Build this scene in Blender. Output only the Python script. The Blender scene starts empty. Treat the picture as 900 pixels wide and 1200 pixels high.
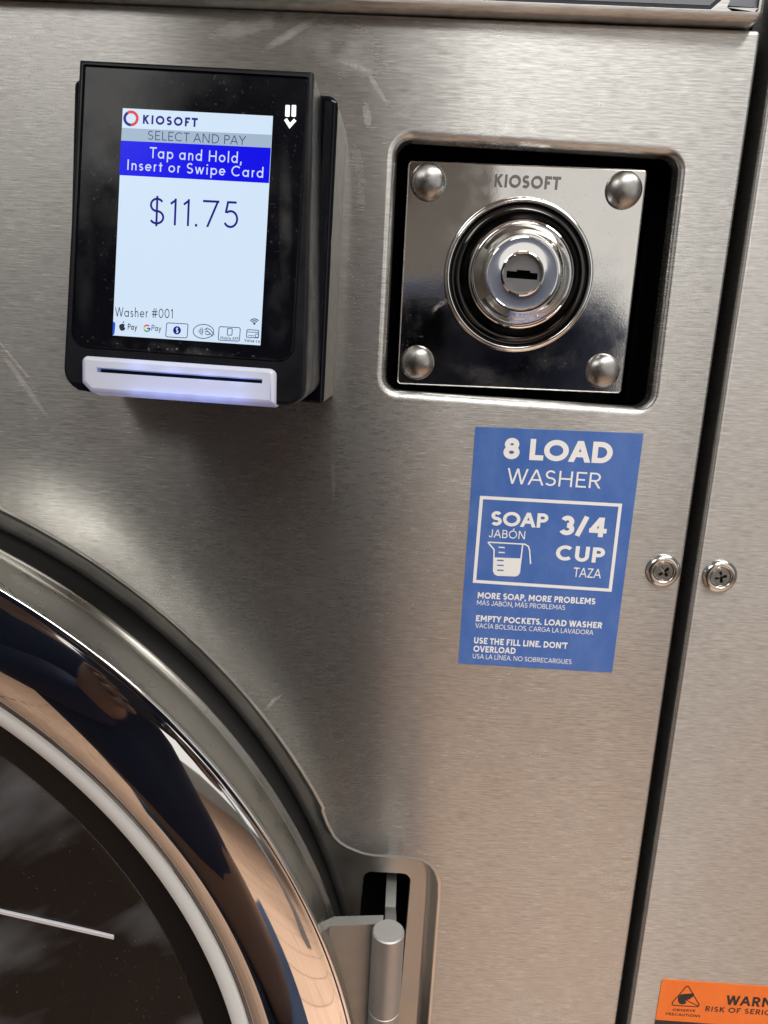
import bpy, bmesh, math, random
from mathutils import Vector, Matrix
from math import sin, cos, pi, radians, hypot, atan2

SC = bpy.context.scene
COL = SC.collection
random.seed(7)

# ------------------------------------------------------------------ camera
D = 0.27                       # lens to washer front, metres; the washer front is the plane y = 0
PITCH, YAW, ROLL = 0.22810, 0.02191, 0.05026
F = 870.0                      # focal length in photo pixels (900 x 1200)
FWD = Vector((-sin(YAW) * cos(PITCH), cos(YAW) * cos(PITCH), -sin(PITCH)))
_r = Vector((cos(YAW), sin(YAW), 0.0)); _u = _r.cross(FWD)
RIGHT = _r * cos(ROLL) + _u * sin(ROLL)
UP = _u * cos(ROLL) - _r * sin(ROLL)
EYE = Vector((0.0, -D, 0.0))
cam_d = bpy.data.cameras.new('camera'); cam = bpy.data.objects.new('camera', cam_d); COL.objects.link(cam)
cam_d.sensor_fit = 'VERTICAL'; cam_d.sensor_height = 36.0; cam_d.sensor_width = 27.0
cam_d.lens = 36.0 * F / 1200.0
cam_d.clip_start = 0.002; cam_d.clip_end = 100.0
m = Matrix.Identity(4)
for i in range(3):
    m[i][0] = RIGHT[i]; m[i][1] = UP[i]; m[i][2] = -FWD[i]; m[i][3] = EYE[i]
cam.matrix_world = m
SC.camera = cam

# ------------------------------------------------------------------ light
SC.view_settings.view_transform = 'Standard'; SC.view_settings.look = 'None'
SC.view_settings.exposure = 0.0; SC.view_settings.gamma = 1.0
SC.cycles.use_denoising = True
SC.cycles.max_bounces = 8; SC.cycles.glossy_bounces = 6
SC.cycles.sample_clamp_indirect = 6.0
W = bpy.data.worlds.new('World'); SC.world = W; W.use_nodes = True
bg = W.node_tree.nodes['Background']
bg.inputs[0].default_value = (0.49, 0.49, 0.48, 1); bg.inputs[1].default_value = 0.36

def area_lamp(name, loc, target, sx, sy, power, col, spread=180):
    l = bpy.data.lights.new(name, 'AREA'); l.shape = 'RECTANGLE'; l.size = sx; l.size_y = sy
    l.energy = power; l.color = col; l.spread = radians(spread)
    o = bpy.data.objects.new(name, l); COL.objects.link(o); o.location = loc
    o.rotation_euler = (Vector(target) - Vector(loc)).to_track_quat('-Z', 'Y').to_euler()
    return o
area_lamp('window_light', (1.42, -2.35, 0.55), (0.1, 0, 0.1), 3.0, 2.3, 17, (1.0, 0.98, 0.93))
area_lamp('overhead_or_added_lamp', (0.78, -1.0, 1.60), (0.6, -0.85, -1.3), 2.4, 0.6, 51, (1.0, 0.98, 0.94))
area_lamp('overhead_or_added_lamp', (0.75, -1.25, 1.58), (0.75, -1.25, -1.3), 1.2, 0.5, 30, (1.0, 0.98, 0.94), 80)  # unseen downlight, added to brighten the floor alone
area_lamp('overhead_or_added_lamp', (-1.5, -1.9, 1.55), (-1.3, -1.5, -1.3), 1.4, 1.0, 25, (1.0, 0.98, 0.94))  # unseen lamp, added to lift the left side of the panel

# ------------------------------------------------------------------ helpers
def hit(px, py, p0, n):
    d = FWD * F + RIGHT * (px - 450.0) - UP * (py - 600.0)
    return EYE + d * ((p0 - EYE).dot(n) / d.dot(n))
NP = Vector((0, -1, 0))
def pan(px, py, h=0.0):
    return hit(px, py, Vector((0, -h, 0)), NP)
def pan2(px, py, h=0.0):
    p = pan(px, py, h); return (p.x, p.z)

def empty(name, loc=(0, 0, 0)):
    o = bpy.data.objects.new(name, None); COL.objects.link(o); o.location = loc; o.empty_display_size = 0.02
    return o
def tag(o, label=None, cat=None, group=None, kind=None):
    if label: o['label'] = label
    if cat: o['category'] = cat
    if group: o['group'] = group
    if kind: o['kind'] = kind
    return o

class MB:
    def __init__(s): s.v = []; s.f = []; s.mi = []; s.sm = []
    def add(s, verts, faces, mi=0, smooth=True):
        b = len(s.v); s.v += [tuple(v) for v in verts]
        for f in faces:
            s.f.append([b + i for i in f]); s.mi.append(mi); s.sm.append(smooth)
    def loft(s, loops, closed=True, cap0=False, cap1=False, mi=0, smooth=True):
        n = len(loops[0]); vs = [p for l in loops for p in l]; fs = []
        for k in range(len(loops) - 1):
            for i in range(n if closed else n - 1):
                j = (i + 1) % n
                fs.append((k * n + i, k * n + j, (k + 1) * n + j, (k + 1) * n + i))
        s.add(vs, fs, mi, smooth)
        if cap0: s.add(loops[0], [list(range(n))[::-1]], mi, False)
        if cap1: s.add(loops[-1], [list(range(n))], mi, False)
    def lathe(s, c, prof, seg=96, mi=0, smooth=True, cap=False):
        loops = [[(c[0] + r * cos(2 * pi * i / seg), c[1] - h, c[2] + r * sin(2 * pi * i / seg)) for i in range(seg)] for r, h in prof]
        s.loft(loops, True, False, cap, mi, smooth)
    def box(s, c, ax, ay, az, hx, hy, hz, mi=0, bev=0.0):
        c, ax, ay, az = Vector(c), Vector(ax), Vector(ay), Vector(az)
        b = bev
        prof = [(-hz, b), (-hz + b, 0), (hz - b, 0), (hz, b)] if b else [(-hz, 0), (hz, 0)]
        loops = []
        for z, i in prof:
            x, y = hx - i, hy - i
            loops.append([c + ax * sx * x + ay * sy * y + az * z for sx, sy in ((-1, -1), (1, -1), (1, 1), (-1, 1))])
        s.loft(loops, True, True, True, mi, False)
    def tube(s, pts, rad, seg=10, mi=0, cap=True):
        pts = [Vector(p) for p in pts]; loops = []
        rads = rad if isinstance(rad, (list, tuple)) else [rad] * len(pts)
        for i, p in enumerate(pts):
            t = (pts[min(i + 1, len(pts) - 1)] - pts[max(i - 1, 0)]).normalized()
            a = t.orthogonal().normalized() if i == 0 else (a - t * a.dot(t)).normalized()
            b = t.cross(a)
            loops.append([p + (a * cos(2 * pi * k / seg) + b * sin(2 * pi * k / seg)) * rads[i] for k in range(seg)])
        s.loft(loops, True, cap, cap, mi, True)
    def build(s, name, mat, parent=None, auto=None):
        me = bpy.data.meshes.new(name); me.from_pydata(s.v, [], s.f)
        for mt in (mat if isinstance(mat, (list, tuple)) else [mat]): me.materials.append(mt)
        me.polygons.foreach_set('material_index', s.mi); me.polygons.foreach_set('use_smooth', s.sm)
        bm = bmesh.new(); bm.from_mesh(me)
        bmesh.ops.recalc_face_normals(bm, faces=bm.faces); bm.to_mesh(me); bm.free()
        if auto is not None:
            for e_ in []: pass
            me.set_sharp_from_angle(angle=radians(auto))
        o = bpy.data.objects.new(name, me); COL.objects.link(o)
        if parent: o.parent = parent; o.matrix_parent_inverse = Matrix.Translation(parent.location).inverted()
        return o

def round_poly(pts, rads, seg=8):
    """2-D polygon with rounded corners; the same number of points per corner."""
    out = []; n = len(pts)
    for i in range(n):
        p = Vector(pts[i]); a = (Vector(pts[i - 1]) - p); b = (Vector(pts[(i + 1) % n]) - p)
        r = rads[i] if isinstance(rads, (list, tuple)) else rads
        an = a.normalized(); bn = b.normalized()
        ang = an.angle(bn); d = r / math.tan(ang / 2)
        c = p + (an + bn).normalized() * (r / sin(ang / 2))
        s0 = p + an * d - c; s1 = p + bn * d - c
        a0 = atan2(s0.y, s0.x); a1 = atan2(s1.y, s1.x)
        da = (a1 - a0 + pi) % (2 * pi) - pi
        for k in range(seg + 1):
            t = a0 + da * k / seg
            out.append((c.x + r * cos(t), c.y + r * sin(t)))
    return out
def area2(l): return sum(l[i - 1][0] * l[i][1] - l[i][0] * l[i - 1][1] for i in range(len(l))) / 2
def inset(loop, d):
    n = len(loop); s = 1 if area2(loop) > 0 else -1; out = []
    for i in range(n):
        p = Vector(loop[i]); a = p - Vector(loop[i - 1]); b = Vector(loop[(i + 1) % n]) - p
        na = Vector((-a.y, a.x)).normalized() * s; nb = Vector((-b.y, b.x)).normalized() * s
        m_ = (na + nb); m_ = m_ / max(0.3, (1 + na.dot(nb)))
        q = p + m_ * d; out.append((q.x, q.y))
    return out
def at_h(loop, h): return [(x, -h, z) for x, z in loop]

def sheet(outer, holes, h, mb, mi=0):
    """Flat sheet in the plane y = -h with holes."""
    bm = bmesh.new(); es = []
    for l in [outer] + holes:
        vs = [bm.verts.new((x, -h, z)) for x, z in l]
        es += [bm.edges.new((vs[i - 1], vs[i])) for i in range(len(vs))]
    bmesh.ops.triangle_fill(bm, use_beauty=True, use_dissolve=False, edges=es, normal=(0, -1, 0))
    bm.verts.index_update()
    mb.add([v.co[:] for v in bm.verts], [[v.index for v in f.verts] for f in bm.faces], mi, False)
    bm.free()

# ------------------------------------------------------------------ materials
def nodes_of(name):
    m_ = bpy.data.materials.new(name); m_.use_nodes = True
    return m_, m_.node_tree.nodes, m_.node_tree.links, m_.node_tree.nodes['Principled BSDF']
def plain(name, col, rough=0.5, metal=0.0, coat=0.0, emit=None, es=1.0, spec=0.5, var=0.0, vscale=80.0, bump=0.0):
    m_, N, L, P = nodes_of(name)
    P.inputs['Base Color'].default_value = (*col, 1); P.inputs['Roughness'].default_value = rough
    P.inputs['Metallic'].default_value = metal; P.inputs['Coat Weight'].default_value = coat
    P.inputs['Specular IOR Level'].default_value = spec
    if emit: P.inputs['Emission Color'].default_value = (*emit, 1); P.inputs['Emission Strength'].default_value = es
    if var or bump:
        tc = N.new('ShaderNodeTexCoord'); nz = N.new('ShaderNodeTexNoise'); nz.inputs['Scale'].default_value = vscale
        nz.inputs['Detail'].default_value = 6; L.new(tc.outputs['Object'], nz.inputs['Vector'])
        if var:
            r = N.new('ShaderNodeMapRange'); r.inputs['From Min'].default_value = 0.3; r.inputs['From Max'].default_value = 0.7
            r.inputs['To Min'].default_value = max(0.0, rough - var); r.inputs['To Max'].default_value = rough + var
            L.new(nz.outputs['Fac'], r.inputs['Value']); L.new(r.outputs['Result'], P.inputs['Roughness'])
        if bump:
            b = N.new('ShaderNodeBump'); b.inputs['Strength'].default_value = bump; b.inputs['Distance'].default_value = 0.0003
            L.new(nz.outputs['Fac'], b.inputs['Height']); L.new(b.outputs['Normal'], P.inputs['Normal'])
    return m_

def mapped_noise(N, L, src, scale, detail=3.0, rough=0.5):
    mp = N.new('ShaderNodeMapping'); mp.inputs['Scale'].default_value = scale
    nz = N.new('ShaderNodeTexNoise'); nz.inputs['Scale'].default_value = 1.0; nz.inputs['Detail'].default_value = detail
    nz.inputs['Roughness'].default_value = rough
    L.new(src, mp.inputs['Vector']); L.new(mp.outputs['Vector'], nz.inputs['Vector'])
    return nz.outputs['Fac']
def math_(N, L, op, a, b=None, clamp=False):
    n = N.new('ShaderNodeMath'); n.operation = op; n.use_clamp = clamp
    for i, v in enumerate((a, b)):
        if v is None: continue
        if isinstance(v, (int, float)): n.inputs[i].default_value = v
        else: L.new(v, n.inputs[i])
    return n.outputs[0]
def maprange(N, L, v, a, b, c, d):
    r = N.new('ShaderNodeMapRange'); r.clamp = True
    for k, x in zip(('From Min', 'From Max', 'To Min', 'To Max'), (a, b, c, d)): r.inputs[k].default_value = x
    L.new(v, r.inputs['Value']); return r.outputs['Result']

def marks(N, L, src, items, h=0.0):
    """Dust specks, smears and scratches: (px, py, half length, half width, angle, amount, kind) in photo pixels."""
    fine = N.new('ShaderNodeTexNoise'); fine.inputs['Scale'].default_value = 950; fine.inputs['Detail'].default_value = 2; L.new(src, fine.inputs['Vector'])
    soft = N.new('ShaderNodeTexNoise'); soft.inputs['Scale'].default_value = 110; soft.inputs['Detail'].default_value = 6; L.new(src, soft.inputs['Vector'])
    speck = math_(N, L, 'ADD', maprange(N, L, fine.outputs['Fac'], 0.66, 0.73, 0, 1.0), maprange(N, L, soft.outputs['Fac'], 0.50, 0.75, 0, 0.25))
    scr = maprange(N, L, fine.outputs['Fac'], 0.42, 0.62, 0.25, 1.0)
    smear = maprange(N, L, soft.outputs['Fac'], 0.40, 0.66, 0.1, 1.0)
    sep = N.new('ShaderNodeSeparateXYZ'); L.new(src, sep.inputs[0]); total = None
    for (px, py, rl, rw, ang, amt, kind) in items:
        x, z = pan2(px, py, h); k = (D - h) / F; ca, sa = cos(radians(ang)), sin(radians(ang))
        dx = math_(N, L, 'SUBTRACT', sep.outputs[0], x); dz = math_(N, L, 'SUBTRACT', sep.outputs[2], z)
        u_ = math_(N, L, 'ADD', math_(N, L, 'MULTIPLY', dx, ca / (rl * k)), math_(N, L, 'MULTIPLY', dz, sa / (rl * k)))
        v_ = math_(N, L, 'ADD', math_(N, L, 'MULTIPLY', dx, -sa / (rw * k)), math_(N, L, 'MULTIPLY', dz, ca / (rw * k)))
        r2 = math_(N, L, 'ADD', math_(N, L, 'MULTIPLY', u_, u_), math_(N, L, 'MULTIPLY', v_, v_))
        e = math_(N, L, 'MULTIPLY', maprange(N, L, r2, 0.0, 1.0, amt, 0.0), {'speck': speck, 'scratch': scr, 'smear': smear}[kind])
        total = e if total is None else math_(N, L, 'MAXIMUM', total, e)
    return math_(N, L, 'MINIMUM', total, 0.95)

def brushed(name, tangent=(0, 0, 1), rough=0.255, aniso=1.0, base=(0.455, 0.452, 0.440), dust_and_reflection=False, streak=1.0):
    m_, N, L, P = nodes_of(name)
    tc = N.new('ShaderNodeTexCoord'); src = tc.outputs['Object']
    a = mapped_noise(N, L, src, (230, 230, 2600), 1.5, 0.5)
    b = mapped_noise(N, L, src, (75, 75, 1700), 1.5, 0.5)
    c = mapped_noise(N, L, src, (14, 14, 9), 4.0, 0.55)
    s = math_(N, L, 'ADD', math_(N, L, 'MULTIPLY', a, 0.6), math_(N, L, 'MULTIPLY', b, 0.4))
    v = maprange(N, L, s, 0.34, 0.72, 1 - 0.16 * streak, 1 + 0.34 * streak)
    mix = N.new('ShaderNodeMix'); mix.data_type = 'RGBA'; mix.blend_type = 'MULTIPLY'; mix.inputs['Factor'].default_value = 1
    mix.inputs['A'].default_value = (*base, 1)
    cb = N.new('ShaderNodeCombineColor')
    for i in range(3): L.new(v, cb.inputs[i])
    L.new(cb.outputs['Color'], mix.inputs['B'])
    colout = mix.outputs['Result']; metal = 1.0
    rg = math_(N, L, 'ADD', maprange(N, L, c, 0.3, 0.7, rough - 0.02, rough + 0.03), maprange(N, L, s, 0.3, 0.7, -0.015, 0.015))
    if dust_and_reflection:
        fac = marks(N, L, src, dust_and_reflection)
        mx = N.new('ShaderNodeMix'); mx.data_type = 'RGBA'; L.new(fac, mx.inputs['Factor']); L.new(colout, mx.inputs['A'])
        mx.inputs['B'].default_value = (0.66, 0.65, 0.62, 1); colout = mx.outputs['Result']
        L.new(math_(N, L, 'SUBTRACT', 1.0, fac), P.inputs['Metallic'])
        rg = math_(N, L, 'ADD', rg, math_(N, L, 'MULTIPLY', fac, 0.3))
    else:
        P.inputs['Metallic'].default_value = 1.0
    L.new(colout, P.inputs['Base Color']); L.new(rg, P.inputs['Roughness'])
    P.inputs['Anisotropic'].default_value = aniso
    cx = N.new('ShaderNodeCombineXYZ')
    for i in range(3): cx.inputs[i].default_value = tangent[i]
    L.new(cx.outputs[0], P.inputs['Tangent'])
    # a share of the surface is finely pitted and scatters widely
    Q = N.new('ShaderNodeBsdfPrincipled'); Q.inputs['Metallic'].default_value = 1.0; Q.inputs['Roughness'].default_value = 0.62
    L.new(colout, Q.inputs['Base Color'])
    ms = N.new('ShaderNodeMixShader'); ms.inputs[0].default_value = 0.19
    L.new(P.outputs[0], ms.inputs[1]); L.new(Q.outputs[0], ms.inputs[2])
    L.new(ms.outputs[0], N['Material Output'].inputs['Surface'])
    return m_

M = {}
M['steel'] = brushed('brushed_steel', dust_and_reflection=[
    (62, 80, 70, 62, 0, 0.62, 'speck'), (60, 60, 50, 40, 20, 0.16, 'smear'), (300, 28, 60, 10, 16, 0.45, 'smear'), (340, 40, 40, 5, 30, 0.5, 'smear'), (418, 78, 26, 3.2, -14, 0.75, 'scratch'), (440, 100, 30, 3.0, -52, 0.4, 'scratch'),
    (430, 135, 5, 14, 10, 0.5, 'scratch'), (420, 210, 8, 40, 8, 0.35, 'smear'), (415, 330, 14, 60, 4, 0.4, 'speck'), (400, 60, 60, 26, -10, 0.22, 'smear'),
    (318, 824, 13, 2.6, 55, 0.85, 'scratch'), (326, 818, 10, 1.6, 50, 0.5, 'scratch'), (390, 540, 3, 55, 3, 0.22, 'smear'), (28, 450, 60, 4, -55, 0.25, 'smear'), (15, 420, 40, 2, -50, 0.3, 'scratch'),  # upright smear: a drip line with its bright reflection put into the colour
    (300, 700, 120, 160, 0, 0.10, 'speck'), (820, 640, 10, 200, 6, 0.2, 'speck'), (480, 640, 90, 120, 0, 0.12, 'speck'), (620, 900, 130, 180, 0, 0.10, 'speck'), (700, 90, 120, 60, 0, 0.14, 'speck')])
M['pressed'] = plain('pressed_steel', (0.60, 0.59, 0.565), 0.40, 1.0, var=0.07, vscale=70, bump=0.10)
M['steel_side'] = brushed('brushed_steel_neighbour', rough=0.32)
M['steel_trim'] = brushed('brushed_steel_trim', rough=0.36, streak=0.8)
M['skirt'] = plain('satin_steel', (0.56, 0.545, 0.50), 0.30, 1.0, var=0.06, vscale=60, bump=0.06)
M['chrome'] = plain('chrome', (0.80, 0.80, 0.80), 0.035, 1.0, var=0.02, vscale=40)
def polished_plate():
    m_, N, L, P = nodes_of('polished_plate')
    tc = N.new('ShaderNodeTexCoord'); mp = N.new('ShaderNodeMapping'); mp.inputs['Location'].default_value = tuple(PLATE_AT); L.new(tc.outputs['Object'], mp.inputs['Vector']); src = mp.outputs['Vector']
    a = mapped_noise(N, L, src, (1300, 1300, 1300), 3, 0.6); b = mapped_noise(N, L, src, (70, 70, 70), 5, 0.6)
    fac = marks(N, L, src, [(522, 352, 20, 3.4, 38, 0.55, 'scratch'), (512, 360, 9, 2.2, 50, 0.45, 'scratch'), (500, 320, 26, 40, 0, 0.22, 'speck'), (540, 300, 40, 60, 0, 0.10, 'speck'), (480, 400, 20, 40, 0, 0.25, 'speck'),
                           (640, 425, 50, 18, 0, 0.16, 'speck'), (690, 260, 70, 60, 0, 0.16, 'speck'), (700, 340, 40, 80, 0, 0.14, 'speck'), (560, 440, 60, 12, -4, 0.15, 'speck')])
    mx = N.new('ShaderNodeMix'); mx.data_type = 'RGBA'; L.new(fac, mx.inputs['Factor'])
    mx.inputs['A'].default_value = (0.64, 0.635, 0.625, 1); mx.inputs['B'].default_value = (0.60, 0.59, 0.57, 1)
    L.new(mx.outputs['Result'], P.inputs['Base Color']); L.new(math_(N, L, 'SUBTRACT', 1.0, fac), P.inputs['Metallic'])
    L.new(math_(N, L, 'ADD', maprange(N, L, b, 0.35, 0.65, 0.04, 0.14), math_(N, L, 'MULTIPLY', fac, 0.4)), P.inputs['Roughness'])
    bp = N.new('ShaderNodeBump'); bp.inputs['Distance'].default_value = 0.0003
    L.new(maprange(N, L, b, 0.4, 0.7, 0.01, 0.06), bp.inputs['Strength']); L.new(a, bp.inputs['Height']); L.new(bp.outputs['Normal'], P.inputs['Normal'])
    return m_
PLATE_AT = (0, 0, 0)
M['plate'] = polished_plate()
M['darkened_chrome'] = plain('darkened_chrome', (0.07, 0.068, 0.066), 0.13, 1.0, var=0.05, vscale=200)  # chrome darkened: the reflection of a dark room put into its colour
M['rivet'] = plain('dull_rivet_steel', (0.36, 0.355, 0.345), 0.33, 1.0, var=0.1, vscale=300, bump=0.15)
def dusty_glass():
    m_, N, L, P = nodes_of('dusty_black_glass')
    tc = N.new('ShaderNodeTexCoord'); src = tc.outputs['Object']
    fac = marks(N, L, src, [(225, 411, 130, 7, -4, 0.75, 'speck'), (225, 240, 150, 180, 0, 0.22, 'speck'), (336, 260, 9, 90, 3, 0.10, 'smear'), (105, 300, 14, 90, 3, 0.06, 'smear'), (330, 368, 16, 40, 0, 0.08, 'smear'), (118, 160, 12, 30, 20, 0.05, 'smear')], 0.058)
    b = mapped_noise(N, L, src, (45, 45, 45), 5, 0.6)
    mx = N.new('ShaderNodeMix'); mx.data_type = 'RGBA'; L.new(fac, mx.inputs['Factor'])
    mx.inputs['A'].default_value = (0.003, 0.0035, 0.006, 1); mx.inputs['B'].default_value = (0.30, 0.29, 0.28, 1)
    L.new(mx.outputs['Result'], P.inputs['Base Color']); P.inputs['Specular IOR Level'].default_value = 0.15
    L.new(math_(N, L, 'ADD', maprange(N, L, b, 0.38, 0.66, 0.05, 0.22), fac), P.inputs['Roughness'])
    return m_
M['front_glass'] = dusty_glass()
M['screw'] = plain('nickel', (0.66, 0.65, 0.62), 0.16, 1.0, var=0.05, vscale=300)
M['plug'] = plain('lock_plug_steel', (0.26, 0.26, 0.27), 0.38, 0.8, var=0.06, vscale=400)
M['void'] = plain('black_void', (0.004, 0.004, 0.004), 0.7, spec=0.15)  # darkness inside gaps and slots, put into the colour
M['black'] = plain('black_plastic', (0.005, 0.0055, 0.008), 0.33, spec=0.20, var=0.08, vscale=120, bump=0.05)
M['gloss'] = plain('black_glass', (0.003, 0.0035, 0.006), 0.08, spec=0.22, var=0.05, vscale=35)
M['satin_alu'] = plain('satin_aluminium', (0.46, 0.455, 0.445), 0.58, 1.0, var=0.05, vscale=150, bump=0.08)
M['olive'] = plain('bead_blasted_steel', (0.22, 0.215, 0.19), 0.40, 1.0, var=0.05, vscale=200)
M['pale_lip'] = plain('pale_lip_reflection', (0.86, 0.89, 0.89), 0.30, coat=0.4)  # pale colour standing for the bright reflection in the chrome lip
M['skirt_shade'] = plain('black_skirt_shade', (0.006, 0.006, 0.006), 0.6)  # shadow under the door skirt, put into a black colour
def smeared_glass():
    m_, N, L, P = nodes_of('dark_smeared_door_glass')
    tc = N.new('ShaderNodeTexCoord'); src = tc.outputs['Object']
    mp = N.new('ShaderNodeMapping'); mp.inputs['Rotation'].default_value = (0, radians(42), 0); P.inputs['Specular IOR Level'].default_value = 0.16; L.new(src, mp.inputs['Vector'])
    a = mapped_noise(N, L, mp.outputs['Vector'], (10, 10, 34), 3, 0.5)
    f = mapped_noise(N, L, src, (700, 700, 700), 2, 0.5)
    k = math_(N, L, 'ADD', maprange(N, L, a, 0.42, 0.66, 0.0, 1.0), maprange(N, L, f, 0.70, 0.78, 0.0, 0.7), True)
    mx = N.new('ShaderNodeMix'); mx.data_type = 'RGBA'; L.new(k, mx.inputs['Factor'])
    mx.inputs['A'].default_value = (0.004, 0.004, 0.005, 1); mx.inputs['B'].default_value = (0.125, 0.135, 0.150, 1)
    L.new(mx.outputs['Result'], P.inputs['Base Color']); L.new(maprange(N, L, a, 0.4, 0.7, 0.07, 0.3), P.inputs['Roughness'])
    return m_
M['door_glass'] = smeared_glass()
M['frit'] = plain('black_printed_glass_edge', (0.005, 0.005, 0.006), 0.35, spec=0.25)
M['reflection_white'] = plain('reflection_white', (0.75, 0.72, 0.76), 0.4)  # flat white for the tube reflection on the door glass
def vinyl(name, c0, c1, rough):
    m_, N, L, P = nodes_of(name)
    tc = N.new('ShaderNodeTexCoord'); src = tc.outputs['Object']
    a = mapped_noise(N, L, src, (110, 110, 60), 6, 0.65); f = mapped_noise(N, L, src, (1500, 1500, 1500), 2, 0.5)
    mx = N.new('ShaderNodeMix'); mx.data_type = 'RGBA'
    L.new(math_(N, L, 'ADD', maprange(N, L, a, 0.40, 0.70, 0.0, 0.75), maprange(N, L, f, 0.3, 0.7, -0.12, 0.12), True), mx.inputs['Factor'])
    mx.inputs['A'].default_value = (*c0, 1); mx.inputs['B'].default_value = (*c1, 1)
    L.new(mx.outputs['Result'], P.inputs['Base Color']); L.new(maprange(N, L, a, 0.3, 0.7, rough - 0.08, rough + 0.12), P.inputs['Roughness'])
    P.inputs['Coat Weight'].default_value = 0.25; P.inputs['Coat Roughness'].default_value = 0.2
    return m_
M['blue_paper'] = vinyl('blue_vinyl', (0.058, 0.150, 0.47), (0.10, 0.20, 0.52), 0.38)
M['white_ink'] = plain('white_ink', (0.88, 0.88, 0.88), 0.5)
M['orange'] = vinyl('orange_vinyl', (0.84, 0.155, 0.010), (0.90, 0.20, 0.020), 0.42)
M['black_ink'] = plain('black_ink', (0.012, 0.012, 0.016), 0.5)
M['navy_glass'] = plain('navy_overlay', (0.010, 0.015, 0.035), 0.12, coat=0.4)
M['grey_overlay'] = plain('grey_overlay', (0.20, 0.22, 0.25), 0.25, coat=0.4)
def glow(n, c, s=1.0): return plain(n, (0.004, 0.004, 0.004), 0.2, emit=c, es=s, spec=0.12)
M['scr_white'] = glow('lit_screen_white', (0.66, 0.80, 0.96), 0.98)
M['scr_grey'] = glow('lit_screen_grey', (0.36, 0.47, 0.60), 1.0)
M['scr_blue'] = glow('lit_screen_blue', (0.0, 0.0, 0.80), 1.0)
M['scr_navy'] = glow('lit_screen_navy', (0.008, 0.006, 0.22), 1.0)
M['scr_dark'] = glow('lit_screen_dark', (0.025, 0.03, 0.06), 1.0)
M['scr_ink'] = glow('lit_screen_slate', (0.05, 0.06, 0.16), 1.0)
M['scr_red'] = glow('lit_screen_red', (0.75, 0.05, 0.06), 1.0)
M['scr_green'] = glow('lit_screen_green', (0.05, 0.42, 0.12), 1.0)
M['scr_yellow'] = glow('lit_screen_yellow', (0.85, 0.50, 0.02), 1.0)
M['scr_mid'] = glow('lit_screen_mid_blue', (0.02, 0.09, 0.62), 1.0)
M['scr_text'] = glow('lit_screen_pale_text', (0.72, 0.80, 1.0), 0.9)
M['led'] = glow('lit_indicator', (1, 1, 1), 1.3)

def led_plastic():
    m_, N, L, P = nodes_of('backlit_white_plastic')
    P.inputs['Base Color'].default_value = (0.52, 0.53, 0.54, 1); P.inputs['Roughness'].default_value = 0.32
    P.inputs['Subsurface Weight'].default_value = 0.2; P.inputs['Subsurface Radius'].default_value = (0.004, 0.004, 0.005)
    tc = N.new('ShaderNodeTexCoord'); sep = N.new('ShaderNodeSeparateXYZ'); L.new(tc.outputs['Object'], sep.inputs[0])
    total = None
    for (px, py) in [(165, 428), (165, 459), (205, 434), (212, 463), (245, 440), (238, 466), (283, 445), (282, 466), (190, 462), (258, 466)]:
        p = hit(px, py, RP0, RN)
        dx = math_(N, L, 'DIVIDE', math_(N, L, 'SUBTRACT', sep.outputs[0], p.x), 0.0034)
        dz = math_(N, L, 'DIVIDE', math_(N, L, 'SUBTRACT', sep.outputs[2], p.z), 0.0016)
        r2 = math_(N, L, 'ADD', math_(N, L, 'MULTIPLY', dx, dx), math_(N, L, 'MULTIPLY', dz, dz))
        e = math_(N, L, 'DIVIDE', 1.0, math_(N, L, 'ADD', 1.0, math_(N, L, 'MULTIPLY', r2, 1.6)))
        total = e if total is None else math_(N, L, 'ADD', total, e)
    P.inputs['Emission Color'].default_value = (0.24, 0.36, 1.0, 1)
    L.new(math_(N, L, 'ADD', math_(N, L, 'MULTIPLY', total, 0.40), 0.08), P.inputs['Emission Strength'])
    return m_

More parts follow.
